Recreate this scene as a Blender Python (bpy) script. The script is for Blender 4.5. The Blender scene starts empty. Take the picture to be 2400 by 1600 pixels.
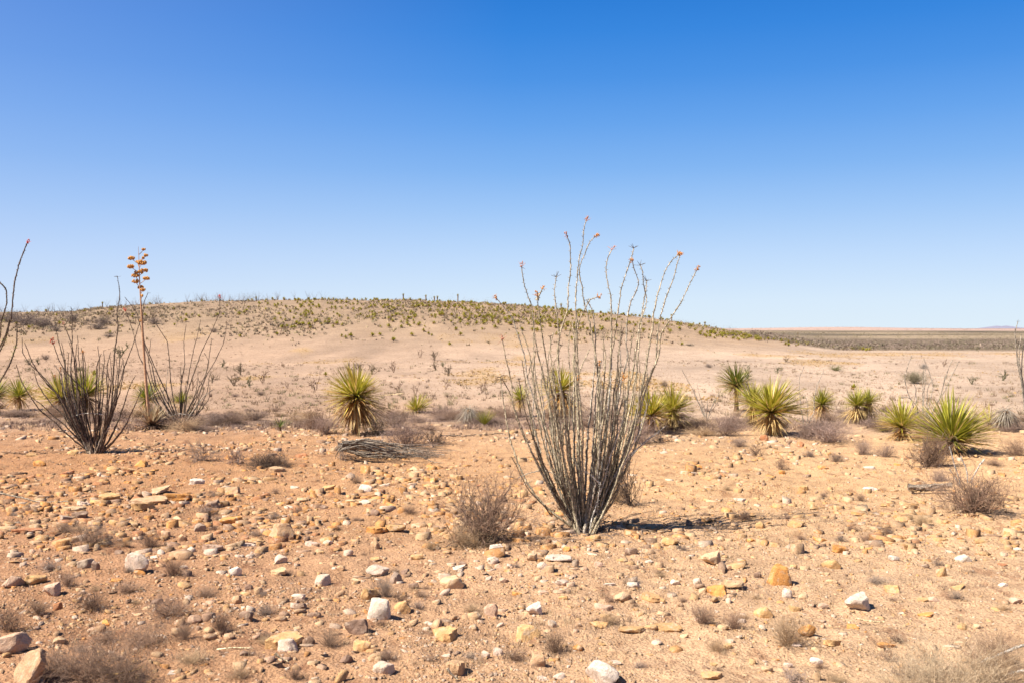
import bpy, math, random
import numpy as np
from mathutils import Vector, Matrix
random.seed(7); rng = np.random.default_rng(7)
SC = bpy.context.scene; COL = SC.collection
R = math.radians
# ------------------------------------------------------------------ camera
CAMZ = 1.75; FPX = 2333.3; HY = 775.0          # horizon row of the 2400x1600 photograph
cam = bpy.data.cameras.new('camera'); co = bpy.data.objects.new('camera', cam); COL.objects.link(co)
cam.lens = 35; cam.sensor_width = 36; cam.sensor_fit = 'HORIZONTAL'
co.location = (0, 0, CAMZ); co.rotation_euler = (R(90), 0, 0)
cam.shift_y = -(800 - HY) / 2400.0
cam.clip_start = 0.1; cam.clip_end = 60000
cam.dof.use_dof = True; cam.dof.focus_distance = 9.0; cam.dof.aperture_fstop = 7.1
SC.camera = co
# ------------------------------------------------------------------ world, sun, exposure
SUN_EL = 50.0; SUN_AZ = 249.0                    # azimuth clockwise from +Y: sun on the left, a little behind the camera
w = bpy.data.worlds.new("World"); SC.world = w; w.use_nodes = True
nt = w.node_tree; nt.nodes.clear()
sky = nt.nodes.new('ShaderNodeTexSky'); sky.sky_type = 'NISHITA'; sky.sun_disc = False
sky.sun_elevation = R(SUN_EL); sky.sun_rotation = R(SUN_AZ)
sky.altitude = 1000; sky.air_density = 1.0; sky.dust_density = 0.3; sky.ozone_density = 2.0
EXPO = 1.24
def lin(c): return tuple(((x/255+.055)/1.055)**2.4 if x > 10 else x/3294 for x in c)
bg = nt.nodes.new('ShaderNodeBackground'); bg.inputs[1].default_value = 0.10
wo = nt.nodes.new('ShaderNodeOutputWorld')
tcw = nt.nodes.new('ShaderNodeTexCoord'); sxyz = nt.nodes.new('ShaderNodeSeparateXYZ'); nt.links.new(tcw.outputs['Generated'], sxyz.inputs[0])
rw = nt.nodes.new('ShaderNodeValToRGB'); el = rw.color_ramp.elements
SKYC = [(-.2,(206,214,222)),(-.01,(216,232,246)),(.0,(219,235,248)),(.030,(212,231,250)),(.073,(190,217,250)),(.117,(160,199,246)),(.159,(128,180,241)),(.202,(100,163,236)),(.245,(72,146,229)),(.287,(50,133,222)),(.33,(32,120,212)),(.60,(30,86,158)),(1.0,(30,66,118))]
while len(el) < len(SKYC): el.new(.5)
for i, (z_, c_) in enumerate(SKYC):
    el[i].position = (z_+.2)/1.2; el[i].color = (*[v/(2**EXPO)/.10/8 for v in lin(c_)], 1)
mr = nt.nodes.new('ShaderNodeMapRange'); mr.inputs[1].default_value = -.2; mr.inputs[2].default_value = 1.0
nt.links.new(sxyz.outputs[2], mr.inputs[0]); nt.links.new(mr.outputs[0], rw.inputs[0])
sc8 = nt.nodes.new('ShaderNodeVectorMath'); sc8.operation = 'SCALE'; sc8.inputs['Scale'].default_value = 8
nt.links.new(rw.outputs[0], sc8.inputs[0])
# brighter, slightly violet air towards the sun's side
mx = nt.nodes.new('ShaderNodeMapRange'); mx.inputs[1].default_value = .0; mx.inputs[2].default_value = -.9; mx.inputs[3].default_value = 0; mx.inputs[4].default_value = .40
nt.links.new(sxyz.outputs[0], mx.inputs[0])
mixv = nt.nodes.new('ShaderNodeMix'); mixv.data_type = 'RGBA'; mixv.inputs[7].default_value = (*[v/(2**EXPO)/.10 for v in lin((186,196,240))], 1)
nt.links.new(mx.outputs[0], mixv.inputs[0]); nt.links.new(sc8.outputs[0], mixv.inputs[6])
mixn = nt.nodes.new('ShaderNodeMix'); mixn.data_type = 'RGBA'; mixn.inputs[0].default_value = .03
nt.links.new(mixv.outputs[2], mixn.inputs[6]); nt.links.new(sky.outputs[0], mixn.inputs[7])
nt.links.new(mixn.outputs[2], bg.inputs[0]); nt.links.new(bg.outputs[0], wo.inputs[0])
sl = bpy.data.lights.new('sun', 'SUN'); so = bpy.data.objects.new('sun', sl); COL.objects.link(so)
sl.energy = 4.9; sl.angle = R(0.5); sl.color = (1.0, 0.95, 0.86)
sd = Vector((math.sin(R(SUN_AZ)) * math.cos(R(SUN_EL)), math.cos(R(SUN_AZ)) * math.cos(R(SUN_EL)), math.sin(R(SUN_EL))))
so.rotation_euler = sd.to_track_quat('Z', 'Y').to_euler(); so.location = (-20, -5, 30)
SC.view_settings.view_transform = 'Standard'; SC.view_settings.look = 'None'
SC.view_settings.gamma = 1.0; SC.view_settings.use_curve_mapping = False
SC.view_settings.exposure = EXPO
SC.render.engine = 'CYCLES'
SC.cycles.max_bounces = 5; SC.cycles.diffuse_bounces = 3; SC.cycles.glossy_bounces = 1

# ------------------------------------------------------------------ noise and terrain
_perm = np.random.default_rng(3).permutation(4096)
_pv = np.random.default_rng(4).random(4096)
def vnoise(x, y, seed=0):
    x = np.asarray(x, float); y = np.asarray(y, float)
    xi = np.floor(x).astype(np.int64); yi = np.floor(y).astype(np.int64)
    fx = x - xi; fy = y - yi
    fx = fx*fx*fx*(fx*(fx*6-15)+10); fy = fy*fy*fy*(fy*(fy*6-15)+10)
    def h(a, b): return _pv[(_perm[(_perm[(a + seed*17) & 4095] + b) & 4095])]
    v00 = h(xi, yi); v10 = h(xi+1, yi); v01 = h(xi, yi+1); v11 = h(xi+1, yi+1)
    return ((v00*(1-fx)+v10*fx)*(1-fy) + (v01*(1-fx)+v11*fx)*fy)*2-1
def fbm(x, y, o=4, seed=0):
    s = 0; a = 1.0; t = 0
    for i in range(o):
        s = s + a*vnoise(x*2**i + 13.7*i, y*2**i - 7.1*i, seed+i); t += a; a *= .5
    return s/t
def sstep(a, b, x):
    t = np.clip((x-a)/(b-a), 0, 1); return t*t*(3-2*t)
SKX = np.array([-2500,-600,0,163,235,408,510,633,816,969,1122,1224,1327,1429,1531,1633,1735,1837,1908,1990,2060,2500,5000])
SKY = np.array([ 745, 735,729,727,717,706,701, 698,697,701, 707, 714, 723, 730, 742, 757, 773, 788, 800, 811, 816, 816, 816])
BY = np.array([-50,17,20,23,27,34,45,60,100,150,190,300,420,600,1500,3000,6000,9000,14000,60000])
BZ = np.array([0,0,-.05,-.35,-1.1,-1.9,-2.05,-2.1,-2.0,-1.9,-2.1,-3.0,-3.6,-3.2,-1.2,2.6,14,20,24,24])
YF, YC = 125.0, 260.0
def hbig(X, Y):
    X = np.asarray(X, float); Y = np.asarray(Y, float)
    Yp = np.maximum(Y, 1.0)
    col = np.clip(1200 + FPX*X/(Yp+0.0), -2500, 4900)
    edge = 1.3*fbm(X*.25, X*0+3.3, 2, 40)*sstep(12, 17, Y)*sstep(60, 30, Y)
    z = np.interp(Y + edge, BY, BZ)
    zc = CAMZ + (HY - np.interp(col, SKX, SKY))/FPX*YC
    amp = np.maximum(zc + 1.9, 0)
    s = (Y - YF)/(YC-YF)
    prof = np.where(s < 1, np.sin(np.pi/2*np.clip(s, 0, 1))**1.55, 0.5+0.5*np.cos(np.pi*np.clip((Y-YC)/260, 0, 1)))
    z = z + amp*prof
    z = z + sstep(1900,5000,Y)*np.exp(-((col-1970)/170)**2)*9
    z = z + sstep(6000,9000,Y)*(2.5*fbm(col*.008, col*0+5, 3, 51))
    hl = prof*np.clip(amp/8,0,1)
    z = z + hl*0.55*fbm(X*.05, Y*.05, 5, 9) + sstep(30,60,Y)*0.10*fbm(X*.08, Y*.08, 3, 14)*sstep(600,200,Y)
    z = z + 0.05*fbm(X*.35, Y*.35, 3, 21)*sstep(26, 20, Y)
    return z
def hfull(X, Y):
    X = np.asarray(X, float); Y = np.asarray(Y, float)
    near = sstep(30, 18, Y)
    m = 0.026*fbm(X*2.3, Y*2.3, 3, 60) + 0.015*fbm(X*8, Y*8, 3, 70) + 0.012*np.maximum(0, fbm(X*20, Y*20, 2, 80))
    mid = 0.05*fbm(X*.9, Y*.9, 4, 90)*sstep(20, 40, Y)*sstep(500, 200, Y)
    return hbig(X, Y) + m*near + mid
def h1(x, y): return float(hfull(np.array([x]), np.array([y]))[0])
_YS = np.geomspace(2.5, 9000, 4000)
def at(px, py):
    """world point where the pixel's ray meets the ground"""
    xs = (px-1200)/FPX*_YS; rz = CAMZ + (HY-py)/FPX*_YS
    d = hbig(xs, _YS) - rz
    k = np.argmax(d > 0)
    miss = d[k] <= 0
    if miss: k = int(np.argmax(np.where(_YS < 420, d, -1e9)))
    Y = _YS[k]
    if k > 0 and not miss:
        a, b = d[k-1], d[k]; Y = _YS[k-1] + (_YS[k]-_YS[k-1])*(-a/(b-a+1e-12))
    x = (px-1200)/FPX*Y
    return Vector((x, Y, h1(x, Y)))
def pt(px, py, Y): return np.array([(px-1200)/FPX*Y, Y, CAMZ + (HY-py)/FPX*Y])
def proj(p): return 1200+FPX*p[0]/p[1], HY-FPX*(p[2]-CAMZ)/p[1]

# ------------------------------------------------------------------ mesh helpers
def mesh_np(name, V, F, mat=None, smooth=False, col=None, along=None):
    V = np.ascontiguousarray(V, dtype=np.float32); F = np.ascontiguousarray(F, dtype=np.int32)
    me = bpy.data.meshes.new(name); k = F.shape[1]
    me.vertices.add(len(V)); me.vertices.foreach_set('co', V.ravel())
    me.loops.add(F.size); me.loops.foreach_set('vertex_index', F.ravel())
    me.polygons.add(len(F)); me.polygons.foreach_set('loop_start', np.arange(0, F.size, k, dtype=np.int32))
    me.polygons.foreach_set('loop_total', np.full(len(F), k, dtype=np.int32))
    if smooth: me.polygons.foreach_set('use_smooth', np.ones(len(F), dtype=bool))
    me.update(calc_edges=True)
    if col is not None:
        a = me.color_attributes.new('tint', 'FLOAT_COLOR', 'POINT')
        c = np.ones((len(V), 4), np.float32); c[:, :3] = col; a.data.foreach_set('color', c.ravel())
    if along is not None:
        a = me.attributes.new('along', 'FLOAT', 'POINT'); a.data.foreach_set('value', np.asarray(along, np.float32))
    if mat: me.materials.append(mat)
    return me
def new(name, me, parent=None, loc=None, label=None, cat=None, group=None, kind=None, color=None):
    o = bpy.data.objects.new(name, me); COL.objects.link(o)
    if parent: o.parent = parent
    if loc is not None: o.location = loc
    if color is not None: o.color = (*color, 1)
    if label: o['label'] = label
    if cat: o['category'] = cat
    if group: o['group'] = group
    if kind: o['kind'] = kind
    return o
class MB:
    def __init__(s): s.V = []; s.F = []; s.C = []; s.A = []; s.n = 0
    def add(s, V, F, c=(1,1,1), a=0.0):
        V = np.asarray(V, float); F = np.asarray(F, int)
        if F.shape[1] == 4: F = np.vstack([F[:, [0,1,2]], F[:, [0,2,3]]])
        s.V.append(V); s.F.append(F+s.n); s.n += len(V)
        cc = np.asarray(c, float); s.C.append(np.tile(cc, (len(V),1)) if cc.ndim == 1 else cc)
        s.A.append(np.full(len(V), a) if np.isscalar(a) else np.asarray(a))
    def build(s, name, mat, smooth=False):
        return mesh_np(name, np.vstack(s.V), np.vstack(s.F), mat, smooth, np.vstack(s.C), np.concatenate(s.A))
def tube(P, Rr, n=5):
    P = np.asarray(P, float); k = len(P); Rr = np.broadcast_to(np.asarray(Rr, float), (k,))
    T = np.gradient(P, axis=0); T /= np.linalg.norm(T, axis=1)[:,None]+1e-9
    ref = np.array([0.,1.,0.]) if abs(T[:,1]).mean() < .8 else np.array([1.,0,0])
    N = np.cross(T, ref); N /= np.linalg.norm(N, axis=1)[:,None]+1e-9; B = np.cross(T, N)
    a = np.arange(n)*2*np.pi/n
    V = P[:,None,:] + Rr[:,None,None]*(np.cos(a)[None,:,None]*N[:,None,:] + np.sin(a)[None,:,None]*B[:,None,:])
    i = np.arange(k-1)[:,None]*n; j = np.arange(n)[None,:]; j2 = (j+1)%n
    F = np.stack([i+j, i+j2, i+n+j2, i+n+j], -1).reshape(-1,4)
    V = V.reshape(-1,3)
    return V, F
def segs(P0, P1, R0, R1):
    """3-sided prisms for many twigs at once"""
    P0 = np.asarray(P0, float); P1 = np.asarray(P1, float); R0 = np.asarray(R0, float); R1 = np.asarray(R1, float)
    T = P1-P0; T /= np.linalg.norm(T, axis=1)[:,None]+1e-9
    ref = np.tile(np.array([0.3,0.9,0.2]), (len(T),1)); N = np.cross(T, ref); N /= np.linalg.norm(N,axis=1)[:,None]+1e-9; B = np.cross(T,N)
    V = []
    for P, r in ((P0,R0),(P1,R1)):
        for k in range(3):
            a = k*2*np.pi/3; V.append(P + r[:,None]*(math.cos(a)*N+math.sin(a)*B))
    V = np.stack(V, 1).reshape(-1,3)
    base = np.arange(len(T))[:,None]*6; F = []
    for k in range(3):
        k2 = (k+1)%3
        F.append(base+np.array([[k,k2,3+k2]])); F.append(base+np.array([[k,3+k2,3+k]]))
    return V, np.stack(F,1).reshape(-1,3)
def resample(P, step):
    P = np.asarray(P, float); d = np.r_[0, np.cumsum(np.linalg.norm(np.diff(P,axis=0),axis=1))]
    n = max(4, int(d[-1]/step)); t = np.linspace(0, d[-1], n)
    # smooth (Catmull-like) by interpolating a slightly relaxed polyline
    Q = np.stack([np.interp(t, d, P[:,k]) for k in range(P.shape[1])], 1)
    for _ in range(2): Q[1:-1] = .25*Q[:-2]+.5*Q[1:-1]+.25*Q[2:]
    return Q

# ------------------------------------------------------------------ materials
def mat_new(name):
    m = bpy.data.materials.new(name); m.use_nodes = True; n = m.node_tree
    b = n.nodes['Principled BSDF']; b.inputs['Roughness'].default_value = .9
    b.inputs['Specular IOR Level'].default_value = .2
    return m, n, b
def N_(n, t, **k):
    x = n.nodes.new(t)
    for a, v in k.items(): setattr(x, a, v)
    return x
def noise_node(n, scale, detail=4, rough=.6, vec=None):
    x = N_(n, 'ShaderNodeTexNoise'); x.inputs['Scale'].default_value = scale; x.inputs['Detail'].default_value = detail; x.inputs['Roughness'].default_value = rough
    if vec is not None: n.links.new(vec, x.inputs['Vector'])
    return x
def ramp(n, inp, stops):
    r = N_(n, 'ShaderNodeValToRGB'); e = r.color_ramp.elements
    while len(e) < len(stops): e.new(.5)
    for i, (p, c) in enumerate(stops):
        e[i].position = p; e[i].color = (*c, 1) if not np.isscalar(c) else (c,c,c,1)
    n.links.new(inp, r.inputs[0]); return r
def mul(n, a, b, f=1.0):
    m = N_(n, 'ShaderNodeMix', data_type='RGBA', blend_type='MULTIPLY'); m.inputs[0].default_value = f
    n.links.new(a, m.inputs[6]); n.links.new(b, m.inputs[7]); return m.outputs[2]
def mixc(n, fac, a, b):
    m = N_(n, 'ShaderNodeMix', data_type='RGBA')
    if hasattr(fac, 'links'): n.links.new(fac, m.inputs[0])
    else: m.inputs[0].default_value = fac
    for i, v in ((6,a),(7,b)):
        if hasattr(v, 'links'): n.links.new(v, m.inputs[i])
        else: m.inputs[i].default_value = (*v, 1)
    return m.outputs[2]
def bump(n, b, h, strength, dist):
    x = N_(n, 'ShaderNodeBump'); x.inputs['Strength'].default_value = strength; x.inputs['Distance'].default_value = dist
    n.links.new(h, x.inputs['Height']); n.links.new(x.outputs[0], b.inputs['Normal']); return x
def csrc(n, src):
    if src == 'object': return N_(n, 'ShaderNodeObjectInfo').outputs['Color']
    a = N_(n, 'ShaderNodeAttribute'); a.attribute_name = 'tint'; return a.outputs['Color']

def m_rock(src):
    m, n, b = mat_new('rock_'+src)
    g = N_(n, 'ShaderNodeNewGeometry'); p = g.outputs['Position']
    c = csrc(n, src)
    n1 = noise_node(n, 14, 5, .65, p); n2 = noise_node(n, 90, 4, .7, p)
    r1 = ramp(n, n1.outputs[0], [(.3,(.72,.66,.60)),(.5,(1,1,1)),(.7,(1.18,1.12,1.05))])
    r2 = ramp(n, n2.outputs[0], [(.3,(.78,.76,.74)),(.6,(1.08,1.07,1.06))])
    o = mul(n, mul(n, c, r1.outputs[0]), r2.outputs[0])
    # dusty pale crust in patches
    n3 = noise_node(n, 26, 3, .5, p); f = ramp(n, n3.outputs[0], [(.56,0.0),(.66,.55)])
    o = mixc(n, f.outputs[0], o, (.50,.38,.27))
    n.links.new(o, b.inputs['Base Color'])
    ma = N_(n, 'ShaderNodeMath', operation='ADD'); n.links.new(n1.outputs[0], ma.inputs[0]); n.links.new(n2.outputs[0], ma.inputs[1])
    bump(n, b, ma.outputs[0], .75, .012); return m
M_ROCK = m_rock('object'); M_ROCKA = m_rock('attr')
def m_twig(src):
    m, n, b = mat_new('twig_'+src); c = csrc(n, src)
    g = N_(n, 'ShaderNodeNewGeometry'); n1 = noise_node(n, 30, 3, .6, g.outputs['Position'])
    r = ramp(n, n1.outputs[0], [(.3,(.6,.6,.62)),(.7,(1.35,1.3,1.25))])
    n.links.new(mul(n, c, r.outputs[0]), b.inputs['Base Color']); return m
M_TWIG = m_twig('object'); M_TWIGA = m_twig('attr')
def m_leaf(src):
    m, n, b = mat_new('yucca_leaf_'+src); c = csrc(n, src)
    a = N_(n, 'ShaderNodeAttribute'); a.attribute_name = 'along'
    tc = N_(n, 'ShaderNodeTexCoord'); mp = N_(n, 'ShaderNodeMapping'); mp.inputs['Scale'].default_value = (60,60,3)
    n.links.new(tc.outputs['Object'], mp.inputs[0]); n1 = noise_node(n, 1.0, 3, .6, mp.outputs[0])
    r = ramp(n, n1.outputs[0], [(.3,(.75,.75,.7)),(.7,(1.25,1.22,1.1))])
    o = mul(n, c, r.outputs[0])
    f = ramp(n, a.outputs['Fac'], [(.0,.12),(.12,0.0),(.72,0.0),(.97,.75)])
    o = mixc(n, f.outputs[0], o, (.33,.24,.10))
    n.links.new(o, b.inputs['Base Color']); b.inputs['Roughness'].default_value = .5; b.inputs['Specular IOR Level'].default_value = .3
    ts = N_(n, 'ShaderNodeBsdfTranslucent'); n.links.new(o, ts.inputs[0])
    mx = N_(n, 'ShaderNodeMixShader'); mx.inputs[0].default_value = .28
    n.links.new(b.outputs[0], mx.inputs[1]); n.links.new(ts.outputs[0], mx.inputs[2])
    n.links.new(mx.outputs[0], n.nodes['Material Output'].inputs[0]); return m
M_LEAF = m_leaf('object'); M_LEAFA = m_leaf('attr')
def m_cane():
    m, n, b = mat_new('ocotillo_bark'); c = csrc(n, 'object')
    g = N_(n, 'ShaderNodeNewGeometry'); p = g.outputs['Position']
    mp = N_(n, 'ShaderNodeMapping'); mp.inputs['Scale'].default_value = (120,120,14); n.links.new(p, mp.inputs[0])
    n1 = noise_node(n, 1, 3, .6, mp.outputs[0]); n2 = noise_node(n, 45, 3, .6, p)
    r = ramp(n, n1.outputs[0], [(.36,(.38,.36,.34)),(.5,(.95,.95,.9)),(.62,(1.9,1.85,1.75))])
    r2 = ramp(n, n2.outputs[0], [(.35,(.65,.65,.6)),(.65,(1.25,1.25,1.2))])
    n.links.new(mul(n, mul(n, c, r.outputs[0]), r2.outputs[0]), b.inputs['Base Color'])
    bump(n, b, n1.outputs[0], .8, .006); return m
M_CANE = m_cane()
def m_soil():
    m, n, b = mat_new('desert_soil')
    a = N_(n, 'ShaderNodeAttribute'); a.attribute_name = 'tint'; c = a.outputs['Color']
    g = N_(n, 'ShaderNodeNewGeometry'); p = g.outputs['Position']
    n1 = noise_node(n, 3.0, 6, .65, p); n2 = noise_node(n, 45, 5, .7, p); n3 = noise_node(n, .25, 6, .65, p)
    r1 = ramp(n, n1.outputs[0], [(.32,(.80,.77,.74)),(.5,(1,1,1)),(.68,(1.14,1.13,1.12))])
    r2 = ramp(n, n2.outputs[0], [(.33,(.60,.53,.47)),(.5,(1,1,1)),(.7,(1.22,1.20,1.16))])
    r3 = ramp(n, n3.outputs[0], [(.35,(.88,.86,.84)),(.6,(1.06,1.05,1.04))])
    o = mul(n, mul(n, mul(n, c, r1.outputs[0]), r2.outputs[0]), r3.outputs[0])
    v = N_(n, 'ShaderNodeTexVoronoi'); v.inputs['Scale'].default_value = 55; n.links.new(p, v.inputs['Vector'])
    r4 = ramp(n, v.outputs['Distance'], [(.05,(1.1,1.1,1.08)),(.5,(.93,.92,.90))])
    o = mul(n, o, r4.outputs[0])
    n5 = noise_node(n, 130, 2, .5, p); r5 = ramp(n, n5.outputs[0], [(.30,(.30,.24,.22)),(.37,(1,1,1))]); o = mul(n, o, r5.outputs[0], .9)
    mp6 = N_(n, 'ShaderNodeMapping'); mp6.inputs['Scale'].default_value = (5.5,2.2,5); n.links.new(p, mp6.inputs[0])
    n6 = noise_node(n, 1, 3, .6, mp6.outputs[0]); r6 = ramp(n, n6.outputs[0], [(.33,(.62,.53,.50)),(.42,(1,1,1))]); o = mul(n, o, r6.outputs[0], .8)
    n.links.new(o, b.inputs['Base Color'])
    m1 = N_(n, 'ShaderNodeMath', operation='SUBTRACT'); n.links.new(n2.outputs[0], m1.inputs[0])
    m2 = N_(n, 'ShaderNodeMath', operation='MULTIPLY'); m2.inputs[1].default_value = .5; n.links.new(v.outputs['Distance'], m2.inputs[0]); n.links.new(m2.outputs[0], m1.inputs[1])
    b1 = bump(n, b, m1.outputs[0], .9, .02)
    b2 = N_(n, 'ShaderNodeBump'); b2.inputs['Strength'].default_value = .5; b2.inputs['Distance'].default_value = .08
    n.links.new(n1.outputs[0], b2.inputs['Height']); n.links.new(b2.outputs[0], b1.inputs['Normal'])
    return m
M_SOIL = m_soil()
def m_simple(name, c, rough=.8):
    m, n, b = mat_new(name); g = N_(n, 'ShaderNodeNewGeometry'); n1 = noise_node(n, 40, 3, .6, g.outputs['Position'])
    r = ramp(n, n1.outputs[0], [(.3,tuple(x*.65 for x in c)),(.7,tuple(min(1,x*1.3) for x in c))])
    n.links.new(r.outputs[0], b.inputs['Base Color']); b.inputs['Roughness'].default_value = rough; return m
M_FLOWER = m_simple('dry_flower', (.48,.20,.05)); M_FLOWER2 = m_simple('rose_flower', (.43,.20,.13)); M_RED = m_simple('red_flower', (.55,.07,.03))
M_STALK = m_simple('agave_stalk', (.42,.235,.13)); M_TRUNK = m_simple('yucca_trunk', (.20,.125,.07)); M_AG = m_simple('agave_cluster', (.46,.22,.06))

# ------------------------------------------------------------------ ground
def soil_color(X, Y):
    X = np.asarray(X); Y = np.asarray(Y); t = X/np.maximum(Y, 2)
    right = sstep(-.45, .35, t)[:,None]
    near = (1-right)*np.array([.365,.200,.108]) + right*np.array([.495,.325,.195])
    orange = (1-right)*np.array([.365,.190,.090]) + right*np.array([.52,.325,.170])
    plain = (1-right)*np.array([.37,.25,.17]) + right*np.array([.415,.310,.230])
    hill = np.array([.27,.190,.125])+right*np.array([.08,.055,.035])
    n = fbm(X*.7, Y*.7, 3, 31)
    c = near + (orange-near)*(sstep(7.0, 11, Y+1.5*n)*sstep(21,18,Y)*.8)[:,None]
    c = c + (plain*.97-c)*(sstep(13.5,20,Y+1.6*n)*.45)[:,None]
    # grey-brown litter below the shrub belt on the terrace edge
    c = c + (np.array([.31,.215,.15])-c)*(sstep(17.2,19.5,Y+n)*sstep(46,38,Y)*.5)[:,None]
    c = c + (plain-c)*(sstep(22, 75, Y + 14*fbm(X*.12,Y*.12,3,34))**.8)[:,None]
    st = fbm(X*.06+7, Y*.035, 4, 33); st2 = fbm(X*.25, Y*.09, 4, 36)
    on_plain = (sstep(40,60,Y)*sstep(420,250,Y))[:,None]
    c = c*(1 + on_plain*(0.20*st + .22*st2)[:,None])
    gold = (sstep(.30,.52,fbm(X*.11+3, Y*.05+9, 3, 38))*sstep(50,70,Y)*sstep(190,150,Y)*.5)[:,None]
    c = c + (np.array([.40,.255,.10])-c)*gold
    col = np.clip(1200+FPX*t, -2500, 4900)
    amp = np.maximum(CAMZ + (HY-np.interp(col,SKX,SKY))/FPX*YC + 1.9, 0)
    hf = (sstep(YF+5, YF+60, Y + 12*fbm(X*.04,Y*.04,3,44))*sstep(520,400,Y)*sstep(.6,3.5,amp))[:,None]
    c = c + (hill*(1+.22*fbm(X*.2,Y*.12,4,46)[:,None])-c)*hf
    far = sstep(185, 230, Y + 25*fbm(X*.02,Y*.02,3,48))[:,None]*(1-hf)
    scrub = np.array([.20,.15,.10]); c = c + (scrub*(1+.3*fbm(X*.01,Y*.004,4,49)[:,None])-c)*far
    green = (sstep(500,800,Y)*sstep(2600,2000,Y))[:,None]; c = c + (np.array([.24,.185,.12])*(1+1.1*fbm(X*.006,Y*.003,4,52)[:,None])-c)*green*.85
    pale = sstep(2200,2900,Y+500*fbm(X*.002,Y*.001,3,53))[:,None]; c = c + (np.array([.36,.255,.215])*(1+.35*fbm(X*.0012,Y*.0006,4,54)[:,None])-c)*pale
    vf = sstep(9000,12000,Y)[:,None]; c = c + (np.array([.33,.27,.30])-c)*vf  # farthest ground turned mauve: distance haze put into the soil colour
    return np.clip(c, .02, .9)
def ground():
    ys = [-6.0]
    while ys[-1] < 3.6: ys.append(ys[-1]+.35)
    while ys[-1] < 24: ys.append(ys[-1]*1.0050)
    while ys[-1] < 900: ys.append(ys[-1]*1.014)
    while ys[-1] < 40000: ys.append(ys[-1]*1.04)
    ys = np.array(ys)
    inner = np.linspace(-.56,.56,500); o1 = np.geomspace(.58, 3.0, 22)
    ts = np.r_[-o1[::-1], inner, o1]
    YY, TT = np.meshgrid(ys, ts, indexing='ij'); XX = TT*(YY+ 8*np.exp(-np.maximum(YY,0)/9)+ np.maximum(0,-YY))
    X = XX.ravel(); Y = YY.ravel(); Z = hfull(X, Y)
    nr, nc = YY.shape
    i = np.arange(nr-1)[:,None]*nc; j = np.arange(nc-1)[None,:]
    F = np.stack([i+j, i+j+1, i+nc+j+1, i+nc+j], -1).reshape(-1,4)
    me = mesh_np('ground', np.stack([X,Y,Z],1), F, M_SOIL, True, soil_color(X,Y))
    new('ground', me, kind='structure')
ground()
# faint far mountain on the right horizon, haze painted into its bluish grey
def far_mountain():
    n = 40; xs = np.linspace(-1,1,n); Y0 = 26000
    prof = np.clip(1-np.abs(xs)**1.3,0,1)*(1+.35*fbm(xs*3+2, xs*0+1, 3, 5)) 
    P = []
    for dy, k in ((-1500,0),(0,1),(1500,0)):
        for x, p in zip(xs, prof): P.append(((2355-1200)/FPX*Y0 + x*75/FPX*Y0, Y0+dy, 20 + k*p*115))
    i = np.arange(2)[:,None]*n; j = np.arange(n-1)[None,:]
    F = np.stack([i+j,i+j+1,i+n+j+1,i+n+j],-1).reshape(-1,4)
    new('mountain', mesh_np('mountain', np.array(P), F, m_simple('mountain_haze_tint',(.20,.19,.24)), True), kind='structure')
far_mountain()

# ------------------------------------------------------------------ labels from landmarks
LM = [('the central ocotillo',1350,1200),('the round twiggy bush',1133,1230),('the left ocotillo',225,1040),
 ('the big white boulder',889,1431),('the bottom-edge white rock',1417,1581),('the standing corner slab',70,1540),
 ('the cracked tan boulder',316,1320),('the uprooted grey ocotillo',900,1055),('the big dry-skirted yucca',830,940),('the matted brown clump',628,1080),
 ('the blocky orange rock',1831,1348),('the long white rock',2024,1413),('the wispy corner bush',2230,1545),
 ('the sprawling bush',2285,1165),('the grey weathered log',2178,1140),('the largest green yucca',2240,1010),
 ('the trunked yucca',1722,900),('the twin-headed yucca',2020,950),('the dried agave stalk',350,960),('the tan pyramid rock',656,1243),
 ('the long orange rock',1966,1290),('the flat white slab',1316,1310),('the angular ochre rock',1231,1480),('the tilted ochre slab',662,1490)]
_used = {}
def rel(px, py, skip=None, k=0):
    d = sorted((math.hypot(px-a, (py-b)*1.6), nme, a, b) for nme, a, b in LM if nme != skip and math.hypot(px-a, py-b) > 12)[k]
    dist, nme, a, b = d
    far = 'just ' if dist < 70 else ('' if dist < 170 else 'well ')
    if abs(px-a) > abs(py-b)*1.2: s = 'left of' if px < a else 'right of'
    else: s = 'in front of' if py > b else 'behind'
    return f'{far}{s} {nme}'
_reg = {}
def set_label(o, base, px, py, cat, group):
    """unique label where a landmark can tell it apart; otherwise a shared label and group"""
    lab = f'{base} {rel(px,py)}'
    o['category'] = cat
    if group: o['group'] = group
    _reg.setdefault(lab, []).append((o, px, py))
def finish_labels():
    for lab, L in _reg.items():
        if len(L) == 1: L[0][0]['label'] = lab; continue
        if len(L) <= 20:
            L.sort(key=lambda e: e[1]); n = len(L); W_ = ['','','second','third','fourth','fifth','sixth','seventh','eighth','ninth','tenth']
            for k, (o, px, py) in enumerate(L):
                q = 'leftmost one' if k == 0 else 'rightmost one' if k == n-1 else (f'{W_[k+1]} from left' if k < n/2 else f'{W_[n-k]} from right')
                o['label'] = f'{lab}, {q}'
        else:
            for o, px, py in L: o['label'] = lab; o['group'] = lab[:60]

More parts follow.
